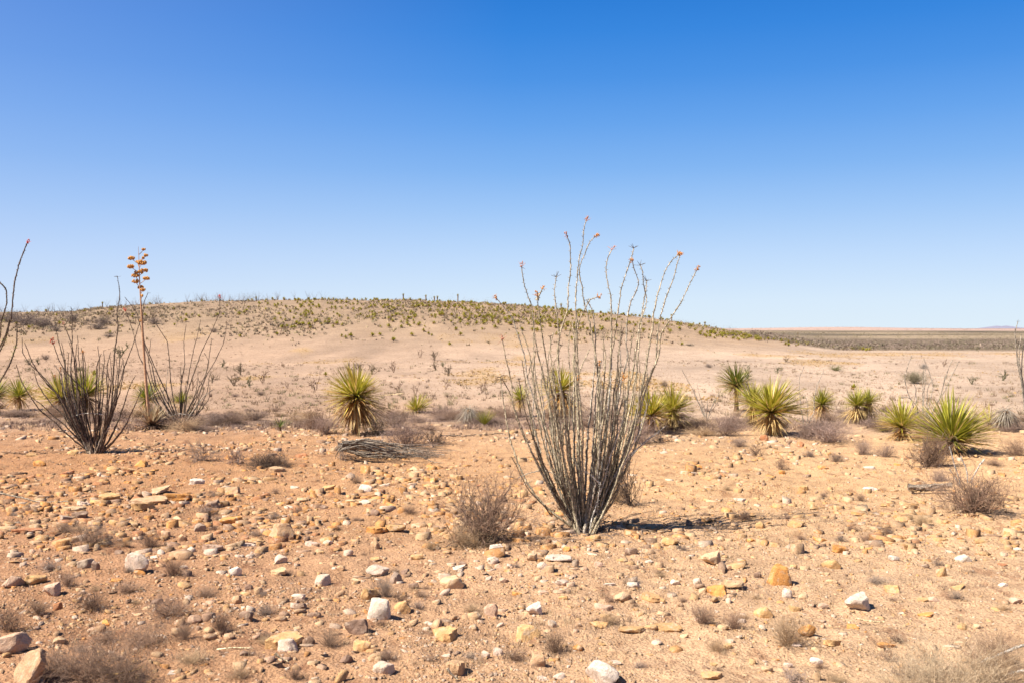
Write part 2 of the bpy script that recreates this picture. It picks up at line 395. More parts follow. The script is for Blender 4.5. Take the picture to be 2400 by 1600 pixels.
# ------------------------------------------------------------------ stones
def ico(sub):
    import bmesh
    bm = bmesh.new(); bmesh.ops.create_icosphere(bm, subdivisions=sub, radius=1)
    V = np.array([v.co[:] for v in bm.verts]); F = np.array([[v.index for v in f.verts] for f in bm.faces]); bm.free(); return V, F
ICO = {s: ico(s) for s in (1,2,3,4)}
def rock_verts(sub, kind, rs):
    D, F = ICO[sub]; g = np.random.default_rng(rs)
    npl = {'cobble':14,'block':12,'slab':7,'shard':6,'wedge':10}[kind]
    Nn = g.normal(size=(npl,3))
    if kind in ('slab','shard'): Nn[:,2] *= .12
    if kind == 'wedge': Nn[:,2] = np.abs(Nn[:,2])*.6+.12
    Nn /= np.linalg.norm(Nn,axis=1)[:,None]; Hh = g.uniform(.62,1.0,npl)
    if kind == 'cobble': Hh = g.uniform(.72,1.0,npl)
    top = g.normal(0,.28 if kind == 'block' else .12,3); top[2] = 1; top /= np.linalg.norm(top)
    hz = {'cobble':.72,'block':.62,'slab':.26,'shard':.22,'wedge':.58}[kind]
    Nn = np.vstack([Nn, top, -np.array([0,0,1.])]); Hh = np.r_[Hh, hz, hz]
    dt = D@Nn.T; rr = Hh[None,:]/np.maximum(dt, .02)
    p = {'cobble':14,'block':30,'slab':40,'shard':44,'wedge':26}[kind]
    rad = (np.sum(rr**(-p),1))**(-1/p); rad = np.minimum(rad, 1.5)
    V = D*rad[:,None]
    if sub >= 3:
        def n3(s, sc): return (vnoise(V[:,0]*sc+s, V[:,1]*sc+V[:,2]*sc*.7, s)+vnoise(V[:,2]*sc+s*3, V[:,0]*sc-V[:,1]*.6*sc, s+5))*.5
        V = V*(1 + .11*n3(rs%50+1, 2.2) + .05*n3(rs%40+9, 6) + .022*n3(rs%30+11, 15))[:,None]
        if kind in ('slab',):   # bedding ledges on the sides
            V[:,2] += .02*np.round(V[:,2]*9)
            side = 1 + .035*np.sign(np.sin(V[:,2]*60+rs)); V[:,0] *= side; V[:,1] *= side
    return V, F
def plate_verts(rs, thin=1.0):
    """thin broken flake of bedded sandstone: irregular outline, sharp edges"""
    g = np.random.default_rng(rs); n = int(g.integers(3,6)) if thin >= 1 else int(g.integers(3,5))
    a = np.sort(np.linspace(0,2*np.pi,n,endpoint=False)+g.uniform(-.5,.5,n)); r = g.uniform(.5,1.0,n)
    x, y = np.cos(a)*r, np.sin(a)*r
    lo = np.stack([x*g.uniform(.9,1.08,n), y*g.uniform(.9,1.08,n), np.full(n,-1.)],1); ax, ay = g.uniform(-.28,.28,2); q = g.uniform(.86,.97,n); hi = np.stack([x*q,y*q, .8+ax*x+ay*y+g.uniform(-.06,.06,n)],1)
    V = np.vstack([lo,hi,[[g.uniform(-.3,.3),g.uniform(-.3,.3),.84]]]); F=[]
    for i in range(n):
        j=(i+1)%n; F += [(i,j,n+j),(i,n+j,n+i),(n+i,n+j,2*n)]
    return V, np.array(F)
def rock_meshes(sub, n, seed):
    out = {}
    for kind in ('cobble','block','slab','shard','wedge'):
        out[kind] = []
        for i in range(n):
            V, F = rock_verts(sub, kind, seed+i*7+len(kind)*131)
            V = V/np.abs(V).max(0)*np.array([1,1,1]); me = mesh_np('rock', V, F, M_ROCK, False)
            # smooth only where the surface is gentle
            me.polygons.foreach_set('use_smooth', np.ones(len(me.polygons), bool)); 
            try: me.set_sharp_from_angle(angle=R(32))
            except Exception: pass
            out[kind].append(me)
    return out
RM4 = rock_meshes(4, 5, 100); RM3 = rock_meshes(3, 6, 500)
TONE = {'white':(.61,.50,.405),'cream':(.56,.43,.33),'pink':(.47,.31,.215),'tan':(.46,.29,.165),'ochre':(.50,.30,.135),'orange':(.52,.245,.075),
        'rust':(.36,.16,.075),'brown':(.235,.15,.105),'grey':(.32,.235,.175),'buff':(.52,.355,.205)}
TN = {'white':'white','cream':'cream','pink':'pinkish','tan':'tan','ochre':'ochre','orange':'orange','rust':'rusty red','brown':'brown','grey':'grey','buff':'buff'}
KN = {'cobble':'rounded stone','block':'blocky stone','slab':'flat slab','shard':'thin flake','wedge':'peaked stone'}
nrock = 0
def cvar(c, a):
    k = random.uniform(1-a, 1+a); return tuple(x*k*random.uniform(.985,1.015) for x in c)
def rock(px, py, wpx, hpx, tone, kind, label=None, rz=None, tilt=None, stand=False):
    """px,py = centre of the stone in the photograph"""
    global nrock
    i = nrock; nrock += 1
    p = at(px, py + hpx*.42); Y = p.y; W = wpx*Y/FPX; D = W*random.uniform(.65,.9); Hm = hpx*Y/FPX
    H = Hm - D*CAMZ/Y*.85
    H = max(H, W*{'cobble':.42,'block':.42,'slab':.16,'shard':.10,'wedge':.42}[kind])
    if stand: H = Hm*.8; D = W*.40
    if kind == 'cobble' and i % 2: kind = 'block'
    sub = RM4 if wpx >= 40 else RM3
    me = sub[kind][i % len(sub[kind])]
    if stand:
        V, F = rock_verts(4, 'slab', 104); V = V[:,[0,2,1]]; V = V/np.abs(V).max(0); me = mesh_np('rock', V, F[:,::-1], M_ROCK, True); me.set_sharp_from_angle(angle=R(32))
    o = new('rock', me, color=cvar(TONE[tone], .12))
    o.scale = (W*.5, D*.5, H*.62)
    a = rz if rz is not None else random.choice([0, math.pi]) + random.uniform(-.35,.35)
    t = tilt if tilt is not None else random.uniform(-.12,.12)
    o.rotation_euler = (random.uniform(-.05,.12), t, a)
    if stand: o.rotation_euler = (-.45, .12, -.75)
    o.location = (p.x, p.y + D*.35, p.z + H*(.40 if wpx > 50 else .24) + (h1(p.x, p.y+D*.35)-p.z)*.7)
    sz = 'large' if wpx > 58 else ('medium' if wpx > 34 else ('small' if wpx > 20 else 'very small'))
    if label: o['label'] = label; o['category'] = 'rock'; o['group'] = 'loose rocks on the stony foreground'
    else: set_label(o, f'{sz} {TN[tone]} {KN[kind]}', px, py, 'rock', 'loose rocks on the stony foreground')
    OCC.append((px, py, wpx))
    return o
OCC = []
ROCKS = [
 (74,1552,112,142,'tan','block','tall buff slab standing on edge in the bottom left corner'),
 (18,1512,84,60,'pink','cobble','rounded brown rock leaning on the slab in the bottom left corner'),
 (316,1320,72,54,'cream','block','cracked tan boulder with pale top, left foreground'),
 (121,1381,54,36,'pink','cobble'),(72,1358,54,32,'ochre','cobble'),(26,1368,64,26,'pink','cobble'),(196,1322,44,30,'grey','block'),(222,1330,20,28,'brown','block'),
 (135,1422,26,24,'rust','block'),(656,1243,70,46,'tan','wedge','tan pyramid-shaped rock with pitted face, left of the twiggy bush'),(660,1306,38,28,'cream','block'),(547,1339,38,28,'white','block'),
 (754,1353,40,34,'cream','cobble'),(575,1446,38,30,'brown','block'),(452,1451,38,22,'pink','cobble'),(662,1488,112,62,'ochre','slab','big ochre slab tilted towards the camera with a pale edge'),
 (666,1516,64,30,'cream','cobble'),(337,1176,92,26,'tan','slab'),(421,1162,78,32,'orange','slab','jagged bright orange slab on the left, beyond the tan slabs'),(452,1129,48,18,'white','slab'),(531,1215,64,26,'orange','slab'),
 (424,1255,25,22,'tan','block'),(470,1239,34,24,'grey','block'),(386,1250,34,20,'tan','slab'),(403,1274,30,18,'brown','block'),(245,1458,28,18,'orange','cobble'),
 (173,1445,17,12,'cream','cobble'),(330,1190,58,24,'ochre','slab'),(579,1376,24,20,'brown','block'),(603,1382,28,24,'tan','block'),(552,1404,28,30,'tan','block'),(698,1395,36,22,'cream','cobble'),
 (649,1341,40,22,'buff','slab'),(365,1150,60,20,'buff','slab'),(240,1165,70,20,'ochre','slab'),(172,1190,60,20,'buff','slab'),(190,1180,40,14,'cream','slab'),(88,1087,40,20,'orange','block'),
 (305,1098,48,20,'ochre','slab'),(330,1085,36,22,'orange','block'),(150,1215,44,16,'grey','shard'),(60,1250,80,14,'rust','shard'),(180,1210,40,20,'brown','slab'),(500,1180,46,22,'brown','block'),
 (545,1148,46,24,'tan','block'),(500,1285,56,24,'pink','slab'),(570,1275,60,14,'cream','slab'),(690,1140,30,10,'cream','slab'),(762,1140,44,18,'ochre','slab'),(640,1100,50,16,'tan','slab'),
 (735,1272,44,18,'cream','slab'),(767,1273,26,12,'cream','cobble'),(275,1360,36,14,'orange','shard'),(430,1330,24,14,'cream','cobble'),(700,1420,36,22,'brown','block'),(735,1437,34,20,'brown','block'),
 (889,1431,76,62,'white','cobble','big white boulder with a tan stain, left of centre in the foreground'),(940,1423,44,36,'ochre','block'),(858,1390,62,36,'ochre','block'),(838,1476,66,32,'brown','block'),
 (856,1143,38,24,'white','block'),(1151,1423,34,42,'pink','cobble'),(1112,1441,38,24,'tan','cobble'),(1258,1422,56,36,'white','block','bright white jagged rock in the middle foreground'),
 (1296,1455,24,24,'cream','cobble'),(1231,1482,72,46,'ochre','wedge'),(1045,1481,80,40,'ochre','slab'),(1056,1371,62,22,'buff','block'),(1251,1302,40,32,'buff','block'),(1273,1325,32,24,'cream','cobble'),
 (1316,1310,76,18,'white','slab','long flat white slab in front of the central ocotillo'),(1348,1318,20,24,'grey','block'),(1403,1318,26,18,'pink','block'),(1158,1287,44,20,'white','block'),(1155,1310,30,20,'cream','cobble'),(1168,1321,20,16,'pink','cobble'),
 (1263,1546,54,38,'tan','cobble'),(1417,1582,94,50,'white','block','large white rock cut by the bottom edge, right of centre'),(895,1569,60,34,'cream','cobble'),(1075,1562,64,42,'tan','slab'),
 (1466,1401,54,28,'buff','block'),(1530,1398,72,28,'ochre','slab'),(1319,1367,38,14,'cream','cobble'),(1431,1366,40,14,'white','slab'),(1484,1368,36,18,'white','block'),(1477,1477,76,22,'ochre','slab'),
 (1410,1469,56,14,'ochre','slab'),(1561,1466,84,28,'ochre','slab'),(1352,1518,32,18,'orange','block'),(842,1517,54,32,'ochre','block'),(814,1543,40,32,'brown','block'),(884,1340,58,26,'cream','block'),
 (951,1342,26,18,'brown','block'),(926,1352,32,36,'grey','block'),(875,1276,30,24,'tan','block'),(814,1292,28,20,'cream','cobble'),(1572,1268,44,26,'ochre','block'),(1480,1290,30,24,'brown','block'),
 (1403,1418,30,20,'pink','block'),(1420,1424,40,20,'pink','slab'),(930,1235,60,26,'ochre','slab'),(875,1240,60,22,'orange','slab'),(880,1205,28,18,'brown','block'),(853,1175,32,14,'cream','slab'),
 (1018,1137,30,14,'ochre','slab'),(1075,1115,32,14,'ochre','slab'),(1000,1455,16,10,'cream','cobble'),(965,1370,34,18,'brown','slab'),(1070,1328,44,14,'cream','slab'),(1085,1320,22,14,'brown','block'),
 (1148,1352,20,14,'cream','block'),(1178,1355,30,12,'pink','cobble'),(1208,1385,34,18,'orange','slab'),(1393,1265,34,14,'ochre','cobble'),(1330,1286,22,16,'orange','block'),(1138,1530,22,22,'cream','cobble'),
 (1165,1522,28,26,'cream','block'),(1270,1580,34,16,'cream','slab'),(1310,1580,30,18,'cream','cobble'),
 (1688,1383,56,36,'orange','cobble','rounded deep orange rock paired with a buff slab, right of centre'),(1728,1371,58,30,'buff','slab'),(1831,1350,60,54,'orange','wedge','blocky orange-red rock, tallest stone on the right'),
 (1844,1388,30,28,'white','block'),(2024,1413,84,40,'white','block','long bright white rock with a rusty end on the right'),(1966,1290,52,22,'orange','slab','long dark orange rock lying at a slant on the right'),
 (1902,1480,54,40,'orange','block'),(2101,1309,30,12,'white','cobble'),(2261,1311,40,16,'white','cobble'),(2140,1278,46,22,'ochre','slab'),(2098,1381,44,24,'ochre','block'),(1884,1395,28,14,'buff','cobble'),
 (1919,1548,34,18,'white','cobble'),(1955,1506,48,24,'ochre','slab'),(2247,1374,50,14,'ochre','slab'),(2212,1337,28,28,'ochre','block'),(2354,1365,24,14,'white','block'),(2389,1407,34,22,'pink','block'),
 (1951,1322,48,26,'ochre','block'),(1677,1314,62,24,'buff','block'),(1737,1165,36,12,'white','slab'),(1821,1183,28,16,'ochre','block'),(1887,1143,28,14,'ochre','slab'),(1790,1432,48,32,'ochre','block'),
 (2084,1506,64,26,'orange','slab'),(1635,1362,24,24,'cream','block'),(1670,1578,64,30,'ochre','slab'),(1614,1220,18,20,'brown','block'),(1642,1218,34,10,'brown','slab'),(1775,1348,22,18,'brown','block'),
 (1868,1424,38,18,'ochre','slab'),(2178,1440,46,12,'orange','shard'),(2000,1468,36,16,'orange','slab'),(1930,1415,28,14,'pink','cobble'),(2190,1405,28,12,'pink','cobble'),(2165,1405,40,14,'ochre','slab'),
 (2044,1092,36,10,'white','slab'),(2042,1142,34,12,'white','slab'),(1792,1025,22,18,'rust','block'),(1876,1038,20,18,'rust','block'),(1638,1095,20,12,'orange','block'),(1690,1110,26,12,'rust','slab'),
 (1835,1104,18,12,'orange','block'),(2140,1187,42,14,'buff','slab'),(2080,1230,20,8,'rust','slab'),(1925,1260,36,14,'orange','slab'),(1815,1275,30,14,'ochre','slab'),(2365,1260,30,12,'ochre','cobble'),
 (2385,1285,24,10,'cream','slab'),(2210,1262,34,12,'ochre','slab'),(2300,1270,34,12,'ochre','slab'),(2355,1325,28,8,'rust','shard'),(1870,1225,44,22,'ochre','block'),(1780,1228,26,20,'ochre','block'),
]
for r_ in ROCKS:
    lab = r_[6] if len(r_) > 6 else None
    kw = {}
    if r_[0] == 74: kw = dict(stand=True)
    if r_[0] == 1966: kw = dict(rz=-.25, tilt=.2)
    if r_[0] == 662: kw = dict(rz=.45, tilt=-.2)
    rock(*r_[:6], label=lab, **kw)
# more stones of the same size classes, in the gaps, up to 300 individuals
def pick_tone(px, py, g):
    left = px < 900
    if 1060 < py < 1290: ks, ps = (['ochre','orange','tan','buff','cream','rust','white','brown'], [.32,.22,.16,.13,.06,.04,.02,.05] if not left else [.22,.24,.17,.10,.05,.12,.01,.09])
    else: ks, ps = (['ochre','orange','tan','buff','cream','pink','white','brown'], [.16,.06,.2,.2,.14,.12,.06,.06])
    return g.choice(ks, p=np.array(ps)/sum(ps))
g2 = np.random.default_rng(11)
while nrock < 300:
    py = 1050 + 540*g2.random()**.9; px = g2.uniform(5,2395)
    if any(abs(px-a) < (wq+30)*.62 and abs(py-b) < 16 for a,b,wq in OCC): continue
    wpx = g2.uniform(18, 34)*(1.15 if px < 1000 else .95)
    kind = g2.choice(['slab','shard','block','cobble'], p=[.6,.15,.19,.06] if py < 1300 else [.42,.08,.34,.16])
    rock(px, py, wpx, wpx*{'slab':.34,'shard':.25,'block':.55,'cobble':.5}[kind], pick_tone(px,py,g2), kind)

def scatter_stones(name, n, wlo, whi, y0, y1, sub, seed, label, slabby=.5, densf=None, szpow=2.2):
    """many small stones as one joined mesh"""
    g = np.random.default_rng(seed); kinds = ['slab','block','cobble','shard']
    base = {k:[rock_verts(sub, k, seed+i*11) for i in range(5)] for k in kinds}
    for k in kinds: base[k] = [(V/np.abs(V).max(0), F) for V, F in base[k]]
    for k in ('slab','shard'): base[k] = [plate_verts(seed+i*3+len(k)) for i in range(14)]
    if sub == 1:
        for k in kinds: base[k] = [plate_verts(seed+i*3+len(k), .5) for i in range(14)]
    base1 = {k:[(V/np.abs(V).max(0), F) for V, F in (rock_verts(1, k, seed+i*13) for i in range(5))] for k in kinds}; base1['slab'] = base['slab']; base1['shard'] = base['shard']; base1['block'] = base['slab']
    if sub == 2: base['block'] = base['block'][:3] + base['slab'][:9]
    # sample in the ground plane, with distance falling off so the picture fills evenly
    Y = y0*(y1/y0)**g.random(n*2); X = g.uniform(-.56,.56,n*2)*Y
    dn = .42+1.5*fbm(X*.8, Y*.8, 4, seed%60)
    if densf is not None: dn = dn*densf(X, Y)
    keep = g.random(len(X)) < np.clip(dn, .04, 1); X = X[keep][:n]; Y = Y[keep][:n]
    Z = hfull(X, Y); W = wlo + (whi-wlo)*g.random(len(X))**szpow
    Vs=[];Fs=[];Cs=[];off=0
    tb = {k:np.array(v) for k,v in TONE.items()}; SCc = soil_color(X, Y)*1.0
    for i in range(len(X)):
        far = 1000 if Y[i] > 8 else 1400
        px = 1200+FPX*X[i]/Y[i]; py = HY+FPX*CAMZ/Y[i]
        k = 'slab' if g.random() < slabby*(.8 if Y[i] < 7.5 else .9) else ('shard' if g.random() < .3 else ('block' if g.random() < (.85 if name != 'flagstones' else 1.1) else 'cobble'))
        if k == 'cobble' and Y[i] > 9 and g.random() < .6: k = 'block'
        bl = (base if (Y[i] < 6.8 or sub == 1) else base1)[k]; V, F = bl[g.integers(len(bl))]
        s = W[i]*.5; hz = {'slab':.165,'shard':.10,'block':.30,'cobble':.42}[k]*g.uniform(.6,1.5)
        a = g.uniform(0,6.283); ca, sa = math.cos(a), math.sin(a)
        v = V*np.array([s, s*g.uniform(.4,.95), s*hz]); tl, tm = g.normal(0,.17 if Y[i] < 7.5 else .12,2); v[:,2] += v[:,0]*tl + v[:,1]*tm
        v = np.stack([v[:,0]*ca-v[:,1]*sa, v[:,0]*sa+v[:,1]*ca, v[:,2]],1) + np.array([X[i],Y[i],Z[i]+s*hz*.55])
        c = tb[pick_tone(px,py,g)]*g.uniform(.62,1.05); c = c*.72 + .28*SCc[i]
        Vs.append(v); Fs.append(F+off); off += len(v); Cs.append(np.tile(c,(len(v),1)))
    me = mesh_np(name, np.vstack(Vs), np.vstack(Fs), M_ROCKA, False, np.vstack(Cs))
    new(name, me, label=label, cat='stones', kind='stuff')
midband = lambda X, Y: np.where(X/Y < -.05, 1.25, .85)*np.where(Y < 7.5, .75, 1.2)
scatter_stones('small_stones', 7000, .026, .12, 4.2, 22, 2, 900, 'small ochre and tan stones and flakes scattered over the sandy foreground', .85, midband, 2.8)
scatter_stones('flagstones', 8200, .03, .25, 7.0, 19, 2, 930, 'thin broken sandstone flakes lying thick on the middle of the terrace', 1.0, lambda X,Y: np.where(X/Y < .02, 1.4, .75)*sstep(7.0,9.0,Y), 3.0)
scatter_stones('gravel', 34000, .009, .042, 4.2, 19, 1, 950, 'fine tan and orange gravel strewn over the sandy foreground', .6, None, 1.5)

# ------------------------------------------------------------------ twiggy bushes
def grow(g, kind):
    """unit bush: footprint radius .5, height 1; returns segment arrays"""
    P0=[];P1=[];R0=[];R1=[]
    cfg = {'round':(46,8,.36,4,.0068),'open':(15,8,.45,4,.012),'fine':(80,8,.42,3,.0036),'wisp':(110,7,.25,2,.0044),'mat':(90,7,.6,3,.008)}[kind]
    ns, steps, wand, depth, r0 = cfg
    def walk(p, d, L, r, lev, steps):
        st = L/steps
        for i in range(steps):
            d = d + g.normal(0, wand*.55, 3); 
            if kind in('round','wisp','fine'): d[2] += .04
            d /= np.linalg.norm(d); q = p + d*st
            if q[2] < .01: q[2] = .01
            P0.append(p); P1.append(q); R0.append(r*(1-.6*i/steps)); R1.append(r*(1-.6*(i+1)/steps))
            p = q
            if lev < depth and i >= 1 and g.random() < (.85 if lev < 2 else .62):
                dd = d + g.normal(0,.65,3); dd /= np.linalg.norm(dd)
                walk(p, dd, L*g.uniform(.35,.6), r*.6, lev+1, max(3, steps-2))
    for s in range(ns):
        a = g.uniform(0, 2*np.pi); sp = {'round':g.uniform(.1,1.25),'open':g.uniform(.2,1.2),'wisp':g.uniform(.0,1.05),'fine':g.uniform(.1,1.2),'mat':g.uniform(.9,1.5)}[kind]
        d = np.array([math.cos(a)*math.sin(sp), math.sin(a)*math.sin(sp), math.cos(sp)])
        p = np.array([g.normal(0,.05), g.normal(0,.05), 0]) if kind != 'mat' else np.array([g.uniform(-.4,.4), g.uniform(-.3,.3), 0])
        walk(p, d, g.uniform(.55,.85), r0, 1, steps)
    P0=np.array(P0);P1=np.array(P1)
    hi = np.percentile(P1[:,2], 98.5); wd = np.percentile(np.abs(P1[:,:2]), 96)
    S = np.array([.5/wd,.5/wd,1/hi]); return P0*S, P1*S, np.array(R0), np.array(R1)
def bush_mesh(kind, seed, keep=1.0, rscale=1.0):
    g = np.random.default_rng(seed); P0,P1,R0,R1 = grow(g, kind)
    if keep < 1:
        k = g.random(len(P0)) < keep; P0,P1,R0,R1 = P0[k],P1[k],R0[k],R1[k]
    V, F = segs(P0,P1,R0*rscale,R1*rscale); return mesh_np('bush_'+kind, V, F, M_TWIG, False)
BM = {'fine':[bush_mesh('fine',90+i) for i in range(2)],'round':[bush_mesh('round',20+i) for i in range(4)],'open':[bush_mesh('open',40+i) for i in range(4)],
      'wisp':[bush_mesh('wisp',60+i) for i in range(5)],'mat':[bush_mesh('mat',80+i) for i in range(2)]}
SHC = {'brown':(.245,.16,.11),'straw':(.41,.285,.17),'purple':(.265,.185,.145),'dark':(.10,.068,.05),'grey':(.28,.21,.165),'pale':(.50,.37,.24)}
SHN = {'brown':'brown twiggy','straw':'straw coloured wispy','purple':'purplish brown','dark':'dark leafless','grey':'grey leafless','pale':'pale dry'}
def shrub(px, py, wpx, hpx, kind, tone, label=None, child=None, name='dry_bush', cat='bush', group='dry bushes and tufts on the stony terrace', bi=None, sink=.0):
    p = at(px, py); Y = p.y; s = wpx*Y/FPX; h = hpx*Y/FPX
    me = BM[kind][(bi if bi is not None else random.randrange(100)) % len(BM[kind])]
    if name == 'dry_bush' and wpx < 60: name = 'dry_tuft'
    o = new(name, me, loc=(p.x, p.y, p.z-.012), color=cvar(SHC[tone], .16))
    o.scale = (s, s*random.uniform(.8,1.1), h); o.rotation_euler = (0,0,random.uniform(0,6.28))
    if child is not None:
        o.name = 'stem_mass'; o.parent = child; o.matrix_parent_inverse = child.matrix_basis.inverted(); o['label'] = label
    elif label: o['label'] = label; o['category'] = cat; o['group'] = group
    else:
        sz = 'low' if hpx < 25 else ('tall' if hpx > 60 else 'small')
        set_label(o, f'{sz} {SHN[tone]} {"tuft" if wpx < 60 else "bush"}', px, py, cat, group)
    return o
BUSH = [ (214,1278,120,50,'fine','brown'),(350,1280,62,42,'round','brown'),(217,1425,95,48,'wisp','brown'),(404,1355,60,50,'wisp','brown'),(396,1445,140,55,'fine','brown'),
 (333,1510,125,66,'fine','brown'),(430,1500,60,50,'wisp','brown'),(519,1478,78,52,'wisp','brown'),(772,1515,72,52,'wisp','brown'),(690,1592,48,40,'wisp','brown'),
 (487,1205,62,26,'round','grey'),(115,1335,60,30,'wisp','grey'),(158,1378,52,42,'wisp','brown'),(20,1480,90,62,'fine','brown'),(449,1555,84,36,'wisp','straw'),(120,1590,120,60,'fine','brown'),(290,1600,150,80,'fine','brown'),
 (902,1398,62,50,'wisp','grey'),(940,1410,50,30,'wisp','brown'),(1302,1526,74,60,'wisp','brown'),(1105,1432,58,28,'wisp','straw'),(1207,1545,62,32,'wisp','brown'),(905,1550,58,36,'wisp','brown'),
 (1428,1465,62,36,'wisp','straw'),(1102,1545,40,20,'wisp','grey'),(1010,1290,42,26,'wisp','straw'),(961,1203,46,22,'wisp','brown'),(1484,1360,40,18,'wisp','grey'),(835,1133,32,22,'wisp','brown'),
 (1646,1462,78,48,'wisp','brown'),(1720,1475,68,48,'wisp','brown'),(1846,1512,105,78,'wisp','straw'),(1744,1216,46,24,'wisp','brown'),(1845,1217,32,18,'wisp','purple'),(1993,1245,44,26,'wisp','brown'),
 (2038,1268,52,26,'wisp','brown'),(2080,1255,42,32,'wisp','brown'),(1972,1268,32,18,'wisp','grey'),(2017,1174,30,22,'wisp','brown'),(1930,1164,22,14,'wisp','purple'),(1961,1078,42,24,'wisp','purple'),
 (2158,1230,64,36,'wisp','straw'),(2055,1370,58,20,'wisp','grey'),(2200,1322,42,24,'open','grey'),(1680,1525,64,36,'wisp','straw'),(2077,1540,54,46,'open','brown'),
 (1700,1020,92,44,'round','purple'),(1890,1028,54,46,'round','purple'),(1940,1036,150,46,'wisp','purple'),(2022,1065,50,40,'wisp','purple'),(2076,1072,54,34,'wisp','purple'),
 (2385,1068,64,40,'round','brown'),(2330,1092,54,18,'wisp','brown'),(1773,1068,52,30,'open','brown'),(1828,1098,44,36,'open','brown'),(1896,1070,36,16,'round','grey'),(1732,1045,54,26,'wisp','purple'),
 (475,1080,86,52,'open','purple'),(555,1086,74,48,'open','purple'),(470,1010,92,18,'round','purple'),(551,995,42,16,'round','purple'),(976,990,48,20,'round','purple'),(919,982,24,24,'wisp','purple'),
 (760,1016,66,42,'round','purple'),(640,1215,40,20,'wisp','grey'),(620,1500,50,24,'wisp','straw'),(1600,1290,30,16,'wisp','grey'),(70,1200,50,20,'wisp','brown'),(150,1250,60,26,'round','brown'),
 (300,1390,70,30,'wisp','brown'),(480,1395,70,30,'wisp','brown'),(90,1440,60,40,'wisp','brown'),(250,1500,80,40,'wisp','brown'),(620,1440,60,30,'wisp','grey'),(1550,1350,36,18,'wisp','straw'),
 (2350,1430,40,22,'wisp','straw'),(1500,1560,44,22,'wisp','grey'),(560,1590,60,30,'wisp','straw'),(1960,1590,70,26,'wisp','straw'),(1210,1330,26,14,'wisp','grey'),(700,1200,36,18,'wisp','brown')]
for b in BUSH: shrub(*b)
gt = np.random.default_rng(91)
for i in range(85):
    py = 1120 + 470*gt.random(); px = gt.uniform(0,2400) if gt.random() < .45 else gt.uniform(0,950)
    sz = gt.uniform(18,50)*(.6+.5*(py-1100)/500)
    shrub(px, py, sz, sz*gt.uniform(.35,.6), 'wisp', gt.choice(['brown','straw','grey'], p=[.55,.25,.2]))
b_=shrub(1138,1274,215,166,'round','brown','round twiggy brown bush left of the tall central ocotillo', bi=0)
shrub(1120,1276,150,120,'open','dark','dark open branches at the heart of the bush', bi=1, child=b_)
shrub(1095,1282,110,60,'wisp','straw','pale straw tuft at the foot of the round twiggy bush')
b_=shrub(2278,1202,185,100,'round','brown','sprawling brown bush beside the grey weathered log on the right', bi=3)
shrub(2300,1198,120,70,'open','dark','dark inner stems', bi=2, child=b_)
shrub(2172,1092,118,90,'open','brown','dark branched bush under the largest green yucca', bi=0)
shrub(2190,1090,90,80,'round','brown','fine twigged bush close under the largest green yucca', bi=1)
shrub(2203,1124,54,30,'mat','purple','small mounded purplish clump left of the sprawling right-hand bush')
shrub(950,1045,140,62,'round','purple','dense purplish bush behind the grey dead ocotillo bundle', bi=2)
shrub(1012,1040,80,42,'open','dark','dark broken sticks right of the dense purplish bush', bi=3)
shrub(1475,1185,90,125,'open','dark','black leafless shrub behind the right side of the central ocotillo', bi=1)
shrub(1445,1175,70,50,'wisp','straw','yellowish grass tuft behind the base of the central ocotillo')
shrub(1500,1040,90,60,'round','purple','dense purple bush under the pair of yellow green yuccas', bi=4)
shrub(1550,1035,70,30,'open','dark','flattened dark twigs right of the purple bush')
shrub(430,1004,120,36,'round','brown','low brown brush round the foot of the second ocotillo', bi=1)
b_=shrub(628,1092,104,34,'mat','dark','matted dark brown clump lying left of the dead ocotillo bundle', bi=0)
shrub(632,1090,96,30,'mat','brown','brown thatch on top', bi=1, child=b_)
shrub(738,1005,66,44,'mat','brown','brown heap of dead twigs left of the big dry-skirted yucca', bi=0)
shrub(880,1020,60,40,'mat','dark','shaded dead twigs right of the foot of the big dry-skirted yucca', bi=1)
shrub(210,1592,230,100,'fine','brown','wide fuzzy brown bush right of the standing corner slab', bi=1)
for k, (px,py,wq,hq,kd,tn) in enumerate([(2240,1645,330,150,'fine','pale'),(2330,1630,220,145,'fine','straw'),(2170,1640,240,125,'fine','pale'),(2330,1560,120,90,'round','brown'),(2130,1585,90,60,'open','grey'),(1850,1600,100,42,'open','grey')]):
    shrub(px,py,wq,hq,kd,tn,['wide wispy straw bush filling the bottom right corner','upright straw tuft at the right end of the corner bush','low pale grass at the left end of the corner bush','dense brown bush behind the wispy corner bush','sparse grey twigs left of the wispy corner bush','dead grey twig cluster at the bottom edge, right of centre'][k], bi=k)
# belt of low brush along the edge of the terrace
g3 = np.random.default_rng(23)
for i in range(140):
    px = g3.uniform(-20,2420); py = 986 + g3.normal(0,10) + (16 if px > 1550 else 0)
    sz = g3.uniform(34,100); shrub(px, max(976,py), sz, sz*g3.uniform(.18,.42), g3.choice(['round','wisp']), g3.choice(['purple','brown','straw'], p=[.5,.3,.2]), group='low brush along the terrace edge', name='low_brush')

for i in range(70):
    px = g3.uniform(-20,2420); py = 975 - 60*g3.random()**2.2; sz = g3.uniform(14,44)*(1-(975-py)/110)
    shrub(px, py, sz, sz*g3.uniform(.25,.5), g3.choice(['round','wisp']), g3.choice(['purple','brown','straw'], p=[.5,.2,.3]), group='low brush at the near side of the plain', name='low_brush')
